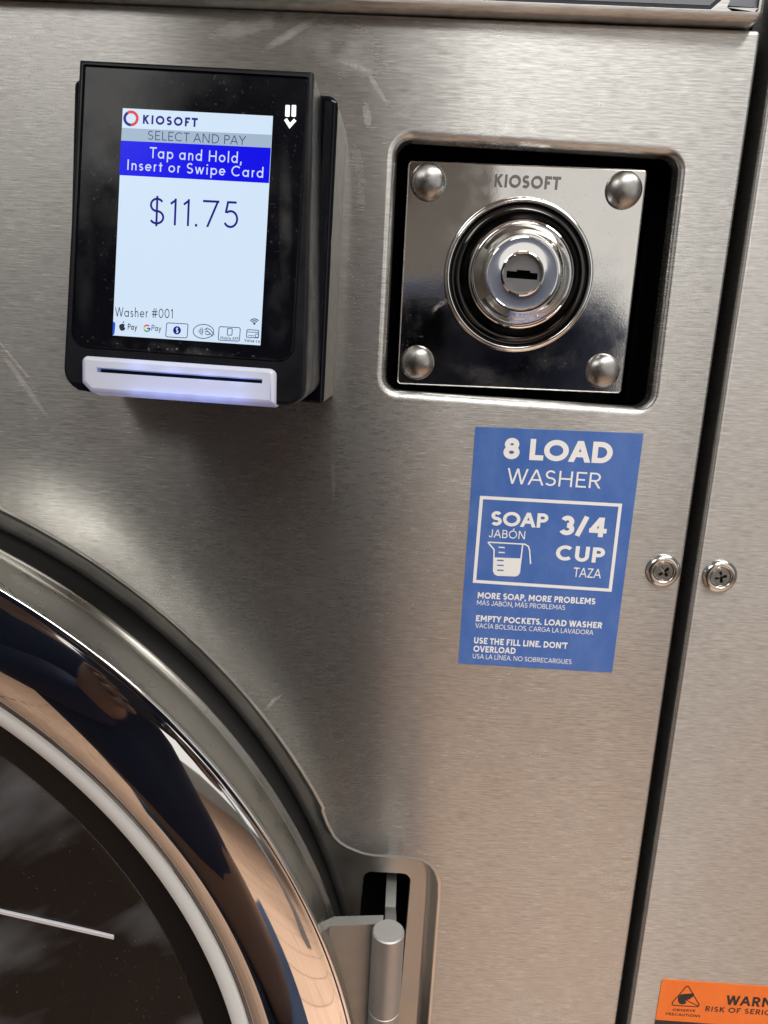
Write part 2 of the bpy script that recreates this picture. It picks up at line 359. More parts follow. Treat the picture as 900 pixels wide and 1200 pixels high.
# ------------------------------------------------------------------ lettering: a geometric sans drawn as strokes
def arc(cx, cy, rx, ry, a0, a1, n=None):
    n = n or max(4, int(abs(a1 - a0) / 11))
    return [(cx + rx * cos(radians(a0 + (a1 - a0) * k / n)), cy + ry * sin(radians(a0 + (a1 - a0) * k / n))) for k in range(n + 1)]
def ring(cx, cy, rx, ry, n=36): return ('c', arc(cx, cy, rx, ry, 0, 360, n)[:-1])
def S_(w, h=1.0):
    r = h / 4
    return arc(w / 2, h - r, w / 2 * 0.92, r, 32, 270) + arc(w / 2, r, w / 2, r, 90, -150)[1:]
P_bowl = [(0, 1), (.30, 1)] + arc(.30, .735, .28, .265, 90, -90)[1:] + [(0, .47)]
G = {
 'A': (.86, [[(0, 0), (.43, 1)], [(.86, 0), (.43, 1)], [(.15, .31), (.71, .31)]]),
 'B': (.62, [[(0, 0), (0, 1)], [(0, 1), (.31, 1)] + arc(.31, .765, .25, .235, 90, -90)[1:] + [(0, .53)], [(.2, .53), (.34, .53)] + arc(.34, .265, .28, .265, 90, -90)[1:] + [(0, 0)]]),
 'C': (.84, [arc(.47, .5, .47, .5, 46, 314)]),
 'D': (.78, [('c', [(0, 0), (0, 1), (.30, 1)] + arc(.30, .5, .48, .5, 90, -90)[1:])]),
 'E': (.54, [[(0, 0), (0, 1)], [(0, 1), (.54, 1)], [(0, .5), (.5, .5)], [(0, 0), (.54, 0)]]),
 'F': (.52, [[(0, 0), (0, 1)], [(0, 1), (.52, 1)], [(0, .48), (.46, .48)]]),
 'G': (.92, [arc(.47, .5, .46, .5, 44, 360) + [(.50, .5)]]),
 'H': (.72, [[(0, 0), (0, 1)], [(.72, 0), (.72, 1)], [(0, .5), (.72, .5)]]),
 'I': (0, [[(0, 0), (0, 1)]]),
 'J': (.44, [[(.44, 1), (.44, .24)] + arc(.22, .24, .22, .24, 0, -165)[1:]]),
 'K': (.66, [[(0, 0), (0, 1)], [(.62, 1), (.02, .40)], [(.22, .56), (.66, 0)]]),
 'L': (.50, [[(0, 1), (0, 0)], [(0, 0), (.50, 0)]]),
 'M': (.92, [[(0, 0), (0, 1)], [(0, 1), (.46, .22)], [(.92, 1), (.46, .22)], [(.92, 0), (.92, 1)]]),
 'N': (.76, [[(0, 0), (0, 1)], [(0, 1), (.76, 0)], [(.76, 0), (.76, 1)]]),
 'O': (.98, [ring(.49, .5, .49, .5)]),
 'P': (.58, [[(0, 0), (0, 1)], P_bowl]),
 'R': (.62, [[(0, 0), (0, 1)], P_bowl, [(.28, .47), (.62, 0)]]),
 'S': (.58, [S_(.58)]),
 'T': (.64, [[(0, 1), (.64, 1)], [(.32, 0), (.32, 1)]]),
 'U': (.68, [[(0, 1), (0, .34)] + arc(.34, .34, .34, .34, 180, 360)[1:] + [(.68, 1)]]),
 'V': (.82, [[(0, 1), (.41, 0)], [(.82, 1), (.41, 0)]]),
 'W': (1.14, [[(0, 1), (.29, 0)], [(.57, 1), (.29, 0)], [(.57, 1), (.85, 0)], [(1.14, 1), (.85, 0)]]),
 'Y': (.78, [[(0, 1), (.39, .44)], [(.78, 1), (.39, .44)], [(.39, .46), (.39, 0)]]),
 'Z': (.64, [[(0, 1), (.64, 1)], [(.64, 1), (0, 0)], [(0, 0), (.64, 0)]]),
 '0': (.62, [ring(.31, .5, .31, .5)]), '1': (.24, [[(0, .82), (.24, .98)], [(.24, 0), (.24, 1)]]),
 '3': (.56, [arc(.27, .75, .25, .25, 158, -90) , arc(.27, .255, .30, .255, 90, -158)]),
 '4': (.70, [[(.52, 0), (.52, 1)], [(.52, 1), (0, .27)], [(0, .26), (.70, .26)]]),
 '5': (.54, [[(.50, 1), (.13, 1)], [(.13, 1), (.04, .56)] , arc(.26, .32, .29, .32, 128, -150)]),
 '7': (.62, [[(0, 1), (.62, 1)], [(.62, 1), (.18, 0)]]),
 '8': (.60, [ring(.30, .765, .25, .235), ring(.30, .27, .30, .27)]),
 '.': (.02, ['dot', (.01, .0)]), ',': (.06, [[(.06, .10), (0, -.30)]]), "'": (.03, [[(.03, 1), (0, .70)]]),
 '/': (.46, [[(.48, 1.16), (-.02, -.16)]]), '#': (.72, [[(.14, 0), (.28, 1)], [(.44, 0), (.58, 1)], [(0, .66), (.72, .66)], [(0, .34), (.72, .34)]]),
 '$': (.58, [S_(.58), [(.29, 1.12), (.29, -.12)]]),
 'a': (.58, [ring(.29, .31, .29, .31), [(.58, 0), (.58, .62)]]),
 'b': (.58, [ring(.29, .31, .29, .31), [(0, 0), (0, 1.05)]]),
 'c': (.50, [arc(.29, .31, .29, .31, 45, 315)]),
 'd': (.58, [ring(.29, .31, .29, .31), [(.58, 0), (.58, 1.05)]]),
 'e': (.56, [[(.02, .31), (.56, .31)], arc(.28, .31, .28, .31, 0, 318)]),
 'h': (.44, [[(0, 0), (0, 1.05)], [(0, .36)] + arc(.22, .38, .22, .24, 180, 0) + [(.44, 0)]]),
 'i': (.0, [[(0, 0), (0, .62)], 'dot', (0, .96)]),
 'l': (.0, [[(0, 0), (0, 1.05)]]),
 'n': (.44, [[(0, 0), (0, .62)], [(0, .36)] + arc(.22, .38, .22, .24, 180, 0) + [(.44, 0)]]),
 'o': (.60, [ring(.30, .31, .30, .31)]),
 'p': (.58, [ring(.29, .31, .29, .31), [(0, -.35), (0, .62)]]),
 'r': (.24, [[(0, 0), (0, .62)], [(0, .34)] + arc(.22, .36, .22, .26, 180, 80)]),
 's': (.36, [S_(.36, .62)]),
 't': (.30, [[(.15, 0), (.15, .92)], [(0, .62), (.30, .62)]]),
 'u': (.44, [[(0, .62), (0, .24)] + arc(.22, .24, .22, .24, 180, 360)[1:] , [(.44, .62), (.44, 0)]]),
 'w': (.84, [[(0, .62), (.21, 0)], [(.42, .62), (.21, 0)], [(.42, .62), (.63, 0)], [(.84, .62), (.63, 0)]]),
 'y': (.54, [[(0, .62), (.27, .02)], [(.54, .62), (.10, -.35)]]),
 ' ': (.16, []),
}
def accent(base):
    w, s = G[base]; x = w / 2
    return (w, list(s) + [[(x - .04, 1.14), (x + .12, 1.34)]])
G['Ó'] = accent('O'); G['Á'] = accent('A'); G['Í'] = accent('I')
YEND = (0, 1, .62, 1.05, -.35)

def stroke_poly(pts, closed, t, w):
    """Outline strip of one stroke in cap-height units, as a list of (left, right) pairs."""
    q = []
    for x, y in pts:
        X = (x / w * max(w - 0.5 * t, 0.0) + t / 2) if w > t * 0.5 else x + t / 2
        q.append(Vector((X, t / 2 + y * (1 - t))))
    n = len(q); pairs = []
    if not closed:
        for i, j in ((0, 1), (-1, -2)):
            d = (q[i] - q[j]); L_ = d.length
            if L_ > 1e-9 and abs(d.y) / L_ > 0.3 and min(abs(pts[i][1] - e) for e in YEND) < 1e-6:
                q[i] = q[i] + Vector((0, t / 2 if d.y > 0 else -t / 2))
    for i in range(n):
        a = (q[i] - q[i - 1]) if (i > 0 or closed) else None
        b = (q[(i + 1) % n] - q[i]) if (i < n - 1 or closed) else None
        if a is not None and a.length < 1e-9: a = b
        if b is not None and b.length < 1e-9: b = a
        if a is None or b is None:
            d = (b if a is None else a).normalized(); sgn = -1 if a is None else 1
            nrm = Vector((-d.y, d.x)); x0, y0 = pts[i]; p = q[i].copy()
            if abs(d.y) > 0.3 and min(abs(y0 - e) for e in YEND) < 1e-6:
                hx = (t / 2) / abs(d.y) * (1 if d.y > 0 else -1)
                pairs.append((p + Vector((-hx, 0)), p + Vector((hx, 0))))
            else:
                if abs(d.x) > 0.95 and (abs(x0) < 1e-6 or abs(x0 - w) < 1e-6): p = p + d * sgn * t / 2
                pairs.append((p + nrm * t / 2, p - nrm * t / 2))
        else:
            na = Vector((-a.y, a.x)).normalized(); nb = Vector((-b.y, b.x)).normalized()
            mm = (na + nb) / max(0.35, 1 + na.dot(nb))
            pairs.append((q[i] + mm * t / 2, q[i] - mm * t / 2))
    return pairs

def layout(s, t, gap=0.15):
    """All strokes of a string: list of (pairs, closed), and the total width."""
    x = 0.0; out = []; last = None
    for ch in s:
        w, st = G[ch]
        lb = .05 if ch in 'BDEFHIKLMNPRUbhilmnrpÍ' else (-.05 if ch in 'AVWYTÁ' else 0)
        if last is not None: x += lb
        last = ch
        vw = w + 0.5 * t if w > t * 0.5 else t
        k = 0
        while k < len(st):
            it = st[k]
            if isinstance(it, str):
                cx, cy = st[k + 1]; k += 2; h = t * 0.56
                X, Y = x + t / 2 + (cx if w > t * .5 else 0), t / 2 + cy * (1 - t)
                out.append(([(Vector((X - h, Y + h)), Vector((X - h, Y - h))), (Vector((X + h, Y + h)), Vector((X + h, Y - h)))], False)); continue
            closed = isinstance(it, tuple); pts = it[1] if closed else it
            pr = stroke_poly(pts, closed, t, w)
            out.append(([(a + Vector((x, 0)), b + Vector((x, 0))) for a, b in pr], closed)); k += 1
        rb = .05 if ch in 'HIMNUJadhiln1Í' else (-.05 if ch in 'AVWYTLPÁ' else 0)
        x += vw + gap + rb
    return out, x - gap - rb

LIFT = [0]
def write(mb, s, pl, L0, R0, cap, t=0.14, gap=0.15, lift=0.0, mi=0, thick=0.0):
    """Write s from pixel L0 to pixel R0 (baseline) on plane pl, cap height in photo pixels."""
    p0, n = pl
    a = hit(*L0, p0, n); b = hit(*R0, p0, n)
    ux = b - a; width = ux.length; ux.normalize(); uy = n.cross(ux).normalized()
    if uy.z < 0: uy = -uy
    mid = ((L0[0] + R0[0]) / 2, (L0[1] + R0[1]) / 2)
    H = (hit(mid[0], mid[1] - cap, p0, n) - hit(mid[0], mid[1], p0, n)).dot(uy)
    st, tot = layout(s, t, gap)
    kx = width / tot
    for pr, closed in st:
        LIFT[0] = (LIFT[0] + 1) % 7
        off = n * (lift + 0.0000025 * LIFT[0])
        top = [[a + ux * (q.x * kx) + uy * (q.y * H) + off for q in p] for p in pr]
        strip(mb, top, closed, mi, n * thick)
def strip(mb, top, closed, mi, dn):
    m_ = len(top); idx = []
    if dn.length == 0:
        vs = [v for p in top for v in p]
        fs = [(2 * i, 2 * i + 1, 2 * ((i + 1) % m_) + 1, 2 * ((i + 1) % m_)) for i in range(m_ if closed else m_ - 1)]
        mb.add(vs, fs, mi, False)
    else:
        l = [p[0] for p in top]; r = [p[1] for p in top]
        if closed:
            mb.loft([l, [v + dn for v in l], [v + dn for v in r], r], True, mi=mi, smooth=False)
        else:
            ring_ = l + r[::-1]
            mb.loft([ring_, [v + dn for v in ring_]], True, mi=mi, smooth=False)
            vs = [v + dn for p in top for v in p]
            mb.add(vs, [(2 * i, 2 * i + 1, 2 * i + 3, 2 * i + 2) for i in range(m_ - 1)], mi, False)
def line(mb, pl, pts, wpx, lift, mi=0, closed=False):
    """A drawn line through photo pixels on plane pl, wpx photo pixels wide."""
    p0, n = pl; q = [hit(x, y, p0, n) for x, y in pts]
    s = (hit(pts[0][0] + 1, pts[0][1], p0, n) - q[0]).length * wpx / 2
    top = []; k = len(q)
    for i in range(k):
        a = (q[i] - q[i - 1]) if (i > 0 or closed) else q[1] - q[0]
        b = (q[(i + 1) % k] - q[i]) if (i < k - 1 or closed) else q[-1] - q[-2]
        na = n.cross(a).normalized(); nb = n.cross(b).normalized()
        mm = (na + nb) / max(0.35, 1 + na.dot(nb))
        LIFT[0] = (LIFT[0] + (1 if i == 0 else 0)) % 7
        off = n * (lift + 0.0000025 * LIFT[0])
        top.append([q[i] + mm * s + off, q[i] - mm * s + off])
    strip(mb, top, closed, mi, Vector((0, 0, 0)))
def patch(mb, pl, pts, lift, mi=0):
    p0, n = pl; mb.add([hit(x, y, p0, n) + n * lift for x, y in pts], [list(range(len(pts)))], mi, False)
def px_ellipse(cx, cy, rx, ry, n=28, a0=0, a1=360):
    return [(cx + rx * cos(radians(a0 + (a1 - a0) * k / n)), cy + ry * sin(radians(a0 + (a1 - a0) * k / n))) for k in range(n if a1 - a0 == 360 else n + 1)]

# ------------------------------------------------------------------ floor (seen only as a reflection in the chrome and the steel)
FZ = -1.30
def wood_floor():
    m_, N, L, P = nodes_of('wood_plank_floor')
    tc = N.new('ShaderNodeTexCoord'); src = tc.outputs['Object']
    g = mapped_noise(N, L, src, (60, 3, 1), 5, 0.6)
    br = N.new('ShaderNodeTexBrick'); br.inputs['Scale'].default_value = 1.0
    br.inputs['Brick Width'].default_value = 1.2; br.inputs['Row Height'].default_value = 0.18; br.inputs['Mortar Size'].default_value = 0.003
    br.inputs['Color1'].default_value = (0.47, 0.30, 0.205, 1); br.inputs['Color2'].default_value = (0.41, 0.26, 0.175, 1); br.inputs['Mortar'].default_value = (0.10, 0.06, 0.04, 1)
    L.new(src, br.inputs['Vector'])
    mx = N.new('ShaderNodeMix'); mx.data_type = 'RGBA'; mx.blend_type = 'MULTIPLY'; mx.inputs['Factor'].default_value = 0.5
    rmp = maprange(N, L, g, 0.3, 0.7, 0.6, 1.15); cb = N.new('ShaderNodeCombineColor')
    for i in range(3): L.new(rmp, cb.inputs[i])
    L.new(br.outputs['Color'], mx.inputs['A']); L.new(cb.outputs['Color'], mx.inputs['B'])
    L.new(mx.outputs['Result'], P.inputs['Base Color']); P.inputs['Roughness'].default_value = 0.45
    return m_
mb = MB(); mb.add([(-4, -4.5, FZ), (4, -4.5, FZ), (4, 0.6, FZ), (-4, 0.6, FZ)], [(0, 1, 2, 3)], 0, False)
tag(mb.build('floor', wood_floor()), kind='structure')

mb = MB(); mb.add([(-4, -4.4, FZ), (4, -4.4, FZ), (4, -4.4, 1.8), (-4, -4.4, 1.8)], [(0, 1, 2, 3)], 0, False)
tag(mb.build('wall', plain('painted_wall', (0.46, 0.455, 0.435), 0.7, bump=0.2)), 'plain greyish painted wall across the room, reflected in the steel', 'wall', kind='structure')
mb = MB(); mb.add([(-4, -4.4, 1.8), (4, -4.4, 1.8), (4, 0.6, 1.8), (-4, 0.6, 1.8)], [(0, 1, 2, 3)], 0, False)
tag(mb.build('ceiling', plain('ceiling_paint', (0.62, 0.61, 0.58), 0.8)), kind='structure')

mb = MB(); mb.box((0.86, -1.75, 0.25), (1, 0, 0), (0, 1, 0), (0, 0, 1), 0.055, 0.055, 1.548, bev=0.004)
tag(mb.build('pillar', plain('grey_painted_post', (0.20, 0.21, 0.23), 0.6)), 'slim grey post across the room, reflected in the steel', 'pillar', kind='structure')

# ------------------------------------------------------------------ the photographer and the phone (seen only as reflections)
M['skin'] = plain('skin', (0.20, 0.115, 0.085), 0.5, bump=0.1)
M['navy_cloth'] = plain('navy_cloth', (0.012, 0.019, 0.052), 0.85, vscale=400, bump=0.4)
M['denim'] = plain('blue_denim', (0.028, 0.042, 0.080), 0.85, vscale=500, bump=0.4)
M['hair'] = plain('dark_hair', (0.015, 0.011, 0.009), 0.55)
def skinned(name, joints, edges, mat, parent, root=0, sub=2):
    """One continuous body grown over a skeleton of joints (position, radius)."""
    me = bpy.data.meshes.new(name); me.from_pydata([j[:3] for j in joints], edges, [])
    o = bpy.data.objects.new(name, me); COL.objects.link(o)
    sk = o.modifiers.new('skin', 'SKIN'); sk.use_smooth_shade = True
    for i, j in enumerate(joints):
        sv = me.skin_vertices[0].data[i]; r = j[3]
        sv.radius = r if isinstance(r, tuple) else (r, r); sv.use_root = (i == root)
    sd = o.modifiers.new('sub', 'SUBSURF'); sd.levels = sub; sd.render_levels = sub
    bpy.context.view_layer.update()
    ev = o.evaluated_get(bpy.context.evaluated_depsgraph_get()); nm = bpy.data.meshes.new_from_object(ev)
    o.modifiers.clear(); o.data = nm; nm.materials.clear(); nm.materials.append(mat)
    nm.polygons.foreach_set('use_smooth', [True] * len(nm.polygons)); nm.name = name
    if parent: o.parent = parent; o.matrix_parent_inverse = Matrix.Translation(parent.location).inverted()
    return o
PX, PY = -0.155, -0.49
person = tag(empty('person', (PX, PY, FZ)), 'person in navy top and blue jeans holding up a phone, seen only as a reflection', 'person')
HLx, HRx = (-0.082, -0.305, -0.105), (0.040, -0.305, -0.125)
J = [(PX, PY, -0.52, (.14, .11)), (PX, PY, -0.30, (.135, .10)), (PX, PY + .01, -0.08, (.15, .11)), (PX + .03, PY + .01, 0.035, (.07, .06)), (PX + .06, PY + .03, 0.12, .05),
     (PX + .10, PY + .05, 0.19, (.066, .08)), (PX + .12, PY + .035, 0.275, (.075, .092)), (PX + .125, PY + .03, 0.345, (.045, .055)),
     (PX - .175, PY + .02, -0.01, .058), (PX - .225, PY + .06, -0.26, .043), (HLx[0] - .03, HLx[1] - .05, HLx[2] - .05, .030), (HLx[0], HLx[1], HLx[2], (.034, .018)),
     (PX + .155, PY + .02, -0.01, .052), (PX + .30, PY + .05, -0.015, .044), (HRx[0] + .03, HRx[1] - .05, HRx[2] - .05, .030), (HRx[0], HRx[1], HRx[2], (.034, .018)),
     (PX - .080, PY, -0.63, .098), (PX - .078, PY + .03, -0.92, .070), (PX - .10, PY, -1.24, .042), (PX - .11, PY + .13, -1.272, .034),
     (PX + .080, PY, -0.63, .098), (PX + .078, PY + .03, -0.92, .070), (PX + .10, PY, -1.24, .042), (PX + .11, PY + .13, -1.272, .034),
     (PX + .12, PY + .135, 0.215, .016)]
E_ = [(0, 1), (1, 2), (2, 3), (3, 4), (4, 5), (5, 6), (6, 7), (2, 8), (8, 9), (9, 10), (10, 11), (2, 12), (12, 13), (13, 14), (14, 15), (0, 16), (16, 17), (17, 18), (18, 19), (0, 20), (20, 21), (21, 22), (22, 23), (5, 24)]
for (hx, hy, hz), sd in ((HLx, -1), (HRx, 1)):
    hb = 11 if sd < 0 else 15
    for k in range(4):                       # four fingers curl round the edge of the phone
        b_ = len(J); z0 = hz + 0.030 - 0.019 * k; lf = (.9, 1.0, .95, .78)[k]
        J += [(hx, hy + .012, z0, .0085), (hx - sd * .004, hy + .012 + .030 * lf, z0 + .002, .0080), (hx - sd * .024 * lf, hy + .050, z0 + .003, .0070)]
        E_ += [(hb, b_), (b_, b_ + 1), (b_ + 1, b_ + 2)]
    b_ = len(J)                              # the thumb leaves the side of the palm towards the screen
    J += [(hx - sd * .010, hy - .022, hz + .012, .0105), (hx - sd * .030, hy - .010, hz + .034, .0085)]
    E_ += [(hb, b_), (b_, b_ + 1)]
skinned('body', J, E_, M['skin'], person)
def grow(idx, extra): return [(J[i][0], J[i][1], J[i][2], tuple(r + extra for r in J[i][3]) if isinstance(J[i][3], tuple) else J[i][3] + extra) for i in idx]
top_i = [0, 1, 2, 3, 8, 9, 10, 12, 13, 14]
skinned('navy_top', grow(top_i, .022), [(0, 1), (1, 2), (2, 3), (2, 4), (4, 5), (5, 6), (2, 7), (7, 8), (8, 9)], M['navy_cloth'], person)
skinned('jeans', grow([0, 16, 17, 18, 20, 21, 22], .030), [(0, 1), (1, 2), (2, 3), (0, 4), (4, 5), (5, 6)], M['denim'], person)
skinned('hair', [(PX + .11, PY - .005, 0.22, (.074, .070)), (PX + .12, PY + .005, 0.30, (.082, .086)), (PX + .125, PY + .02, 0.358, (.055, .065))], [(0, 1), (1, 2)], M['hair'], person)
for sd in (-1, 1):
    mb = MB(); mb.lathe((PX + .12 + sd * .031, PY + .112, 0.255), [(.0105 * cos(t), .0105 * sin(t)) for t in [pi / 2 * k / 6 for k in range(7)]], 20)
    mb.build('eye', plain('eye_white', (0.7, 0.7, 0.68), 0.2), person)
# the phone: its lens is where the camera is
phc = EYE - FWD * 0.0075 - RIGHT * 0.026 - UP * 0.058
phone = tag(empty('phone', phc), 'dark smartphone held up in front of the washer, seen only as a reflection', 'phone')
def ph_loop(d, w): return [phc + RIGHT * x + UP * y + FWD * w for x, y in inset(round_poly([(-.0375, -.0745), (.0375, -.0745), (.0375, .0745), (-.0375, .0745)], .010, 6), d)]
mb = MB(); mb.loft([ph_loop(.0012, -.0042), ph_loop(0, -.0030), ph_loop(0, .0030), ph_loop(.0012, .0042)], True, True, True)
mb.build('case', plain('phone_case', (0.010, 0.014, 0.030), 0.35), phone, auto=40)
mb = MB()
mb.loft([[phc + RIGHT * x + UP * y + FWD * w for x, y in round_poly([(.004, .038), (.0335, .038), (.0335, .0705), (.004, .0705)], .008, 6)] for w in (.0040, .0052)], True, False, True, 0, False)
mb.build('camera_bump', M['gloss'], phone)

# ------------------------------------------------------------------ the washer
washer = tag(empty('washer', (-0.25, 0, FZ)), 'large stainless steel front-loading washer with brushed front panel and chrome porthole door', 'washer')
CX, CZ = -0.259, -0.310        # centre of the porthole
RL = 0.2632
# pocket outline: circle round the door that flares into the hinge pocket (the same above and below the door centre)
fl = [pan2(*p) for p in ((377, 950), (383, 966), (391, 981), (398, 988), (407, 993.5), (424, 1000.5), (437, 1003), (451, 1004), (468, 1004.8), (484, 1006.2), (495, 1008.5), (504, 1014), (510, 1022), (513.5, 1034), (514, 1050))]
fl[-1] = (fl[-2][0] + 0.0004, fl[-1][1])
a_start = atan2(fl[0][1] - CZ, fl[0][0] - CX)
hinge_bottom = [(x, 2 * CZ - z) for x, z in reversed(fl)]
n_arc = 150
arc_pts = [(CX + RL * cos(a), CZ + RL * sin(a)) for a in [(-a_start - 0.004) - (2 * pi - 2 * a_start - 0.008) * k / n_arc for k in range(n_arc + 1)]]
pocket = fl + hinge_bottom + arc_pts          # clockwise seen from the front
# resample the straight bits so that insets stay clean
def smooth_loop(l, it=2):
    for _ in range(it):
        l = [((l[i - 1][0] + 2 * l[i][0] + l[(i + 1) % len(l)][0]) / 4, (l[i - 1][1] + 2 * l[i][1] + l[(i + 1) % len(l)][1]) / 4) for i in range(len(l))]
    return l
# opening for the lock
lk = [pan2(*p) for p in ((455, 149), (810, 171), (771, 490), (440, 467))]
lock_hole = round_poly(lk, 0.0085, 9)

TOP_Z = (pan2(893, 36)[1] + pan2(300, 9)[1]) / 2
RX = 0.1072
BE = 0.0016
outer = [(-0.62, -1.0), (RX - BE, -1.0), (RX - BE, TOP_Z - BE), (-0.62, TOP_Z - BE)]
mb = MB()
sheet(outer, [inset(pocket, -0.0010), lock_hole], 0.0, mb)
# rolled right and top edges
def rolled(path_dir, mb, a, b, outn, r=BE, deep=0.02):
    prof = [(0, 0)] + [(r * sin(t), -r * (1 - cos(t))) for t in [pi / 2 * k / 6 for k in range(1, 7)]] + [(r, -deep)]
    loops = []
    for o_, h in prof:
        loops.append([(a[0] + outn[0] * o_, -h, a[1] + outn[1] * o_), (b[0] + outn[0] * o_, -h, b[1] + outn[1] * o_)])
    mb.loft(loops, False)
rolled(None, mb, (RX - BE, -1.0), (RX - BE, TOP_Z - BE), (1, 0))
rolled(None, mb, (-0.62, TOP_Z - BE), (RX - BE, TOP_Z - BE), (0, 1))
# corner between the two rolled edges
cprof = [(0, 0)] + [(BE * sin(t), -BE * (1 - cos(t))) for t in [pi / 2 * k / 6 for k in range(1, 7)]] + [(BE, -0.02)]
mb.loft([[(RX - BE + o_ * cos(a), -h, TOP_Z - BE + o_ * sin(a)) for a in [pi / 2 * k / 5 for k in range(6)]] for o_, h in cprof], False)
# rim of the lock opening: rolled inwards, then a short wall
prof = [(0, 0), (0.0004, 0)] + [(0.0004 + 0.0026 * sin(t), -0.0026 * (1 - cos(t))) for t in [pi / 2 * k / 7 for k in range(1, 8)]] + [(0.0032, -0.006)]
mb.loft([at_h(inset(lock_hole, d), h) for d, h in prof])
# pocket lip and pocket floor
PD = -0.0066
prof = [(-0.0010, 0), (-0.0008, 0.00002), (-0.0005, 0.00010), (-0.0002, 0.00022), (0.0001, 0.00026), (0.0003, 0.00020), (0.0006, 0.0), (0.0009, -0.0006), (0.0013, -0.0020), (0.0019, -0.0042), (0.0027, -0.0057), (0.0038, -0.0064), (0.0047, -0.0066), (0.0050, -0.0066)]
mb.loft([at_h(inset(pocket, d), h) for d, h in prof], mi=1)
slot = round_poly([pan2(426, 1021, PD), pan2(482, 1024, PD), pan2(459, 1285, PD), pan2(404, 1283, PD)], 0.0038, 7)
inner_r = [(CX + 0.2548 * cos(2 * pi * k / 240), CZ + 0.2548 * sin(2 * pi * k / 240)) for k in range(240)]
sheet(inset(pocket, 0.0050), [inner_r, slot], PD, mb, 1)
mb.lathe((CX, 0, CZ), [(0.2548 - 0.0046 * k / 8.0, PD - 0.0042 * (k / 8.0) ** 2) for k in range(9)], 240, 1)
mb.loft([at_h(slot, PD), at_h(inset(slot, 0.0003), PD - 0.0005), at_h(inset(slot, 0.0003), PD - 0.0028)])
front = mb.build('front_panel', [M['steel'], M['pressed']], washer)

mb = MB()                                     # black inside of the cabinet behind the openings
lh = inset(lock_hole, 0.0034); big = inset(lock_hole, -0.004)
mb.loft([at_h(lh, -0.0061), at_h(big, -0.0061), at_h(big, -0.045)], cap1=True)
mb.build('lock_housing', M['void'], washer)
mb = MB(); sl = inset(slot, -0.0005)
mb.loft([at_h(inset(slot, 0.0004), PD - 0.0029), at_h(sl, PD - 0.0031), at_h(sl, -0.04)], cap1=True)
mb.build('hinge_housing', M['void'], washer)
mb = MB(); mb.box((RX - 0.012, 0.26, -0.45), (1, 0, 0), (0, 1, 0), (0, 0, 1), 0.010, 0.235, 0.56)
mb.build('cabinet_side', M['void'], washer)  # side coloured black for the shade in the gap

# control fascia above the panel
FB = pan2(893, 27, 0.004)[1]; FR = pan2(897, 12, 0.006)[0]
mb = MB(); HF = 0.006
fo = [(-0.62, FB), (FR, FB), (FR, FB + 0.12), (-0.62, FB + 0.12)]
fl_o = round_poly(fo, [0.0005, 0.0028, 0.0028, 0.0005], 6)
prof = [(0, -0.015), (0, HF - 0.0022)] + [(0.0022 * (1 - cos(t)), HF - 0.0022 + 0.0022 * sin(t)) for t in [pi / 2 * k / 6 for k in range(1, 7)]]
mb.loft([at_h(inset(fl_o, d), h) for d, h in prof])
w1 = [pan2(-200, -31, HF), pan2(833, 11.2, HF), pan2(848, -2, HF), pan2(850, -60, HF), pan2(-200, -110, HF)]
w2 = [pan2(852, 8.5, HF), pan2(857.5, 13, HF), pan2(884, 13.8, HF), pan2(889, 9.5, HF), pan2(893, -60, HF), pan2(858, -60, HF), pan2(855, 2, HF)]
if area2(w1) * area2(fl_o) < 0: w1 = w1[::-1]
if area2(w2) * area2(fl_o) < 0: w2 = w2[::-1]
sheet(inset(fl_o, 0.0022), [w1, w2], HF, mb)
for w_ in (w1, w2): mb.loft([at_h(w_, HF), at_h(w_, HF - 0.0012)], smooth=False)
fascia = mb.build('control_fascia', M['steel_trim'], washer)
mb = MB()
for w_ in (w1, w2): mb.add(at_h(w_, HF - 0.0012), [list(range(len(w_)))], 0, False)
pnl = mb.build('display_panel', M['navy_glass'], fascia)
mb = MB()
g1 = [pan2(-200, -36, HF), pan2(833, 4.6, HF), pan2(843, -4, HF), pan2(850, -60, HF), pan2(-200, -110, HF)]
g2 = [pan2(855, 5, HF), pan2(890, 7.2, HF), pan2(893, -60, HF), pan2(858, -60, HF)]
for g_ in (g1, g2): mb.add(at_h(g_, HF - 0.0010), [list(range(len(g_)))], 0, False)
mb.build('display_overlay', M['grey_overlay'], fascia)
mb = MB(); mb.box((-0.25, 0.022, TOP_Z + 0.004), (1, 0, 0), (0, 1, 0), (0, 0, 1), 0.355, 0.004, 0.012)
mb.build('gap_shade_strip', M['void'], washer)  # added black strip for the shade between fascia and panel

# ------------------------------------------------------------------ the porthole door
def wob(prof): return prof
mb = MB()
skirt = [(0.2480, 0.0100), (0.2530, 0.0102), (0.2541, 0.0108), (0.2545, 0.0120), (0.2541, 0.0132), (0.2532, 0.0142), (0.2532, 0.0158), (0.2540, 0.0168), (0.2544, 0.0182), (0.2546, 0.0200),
         (0.2556, 0.0270), (0.2566, 0.0350), (0.2572, 0.0385), (0.2575, 0.0395)]
mb.lathe((CX, 0, CZ), skirt, 420)
door = mb.build('door', M['skirt'], washer)
mb = MB(); mb.lathe((CX, 0, CZ), [(0.2504, -0.03), (0.2504, 0.0095), (0.2498, 0.0101)], 300)
mb.build('skirt_shade_wall', M['skirt_shade'], door)  # black wall added for the shadow beside the door skirt
mb = MB()
ch = [(0.2575, 0.0396), (0.2580, 0.0402), (0.2580, 0.0409), (0.2574, 0.0415), (0.2566, 0.0413), (0.2560, 0.0414)]
rr_, hh_ = 0.2561, 0.0414; NK = 44; drr = (0.2561 - 0.2182) / NK
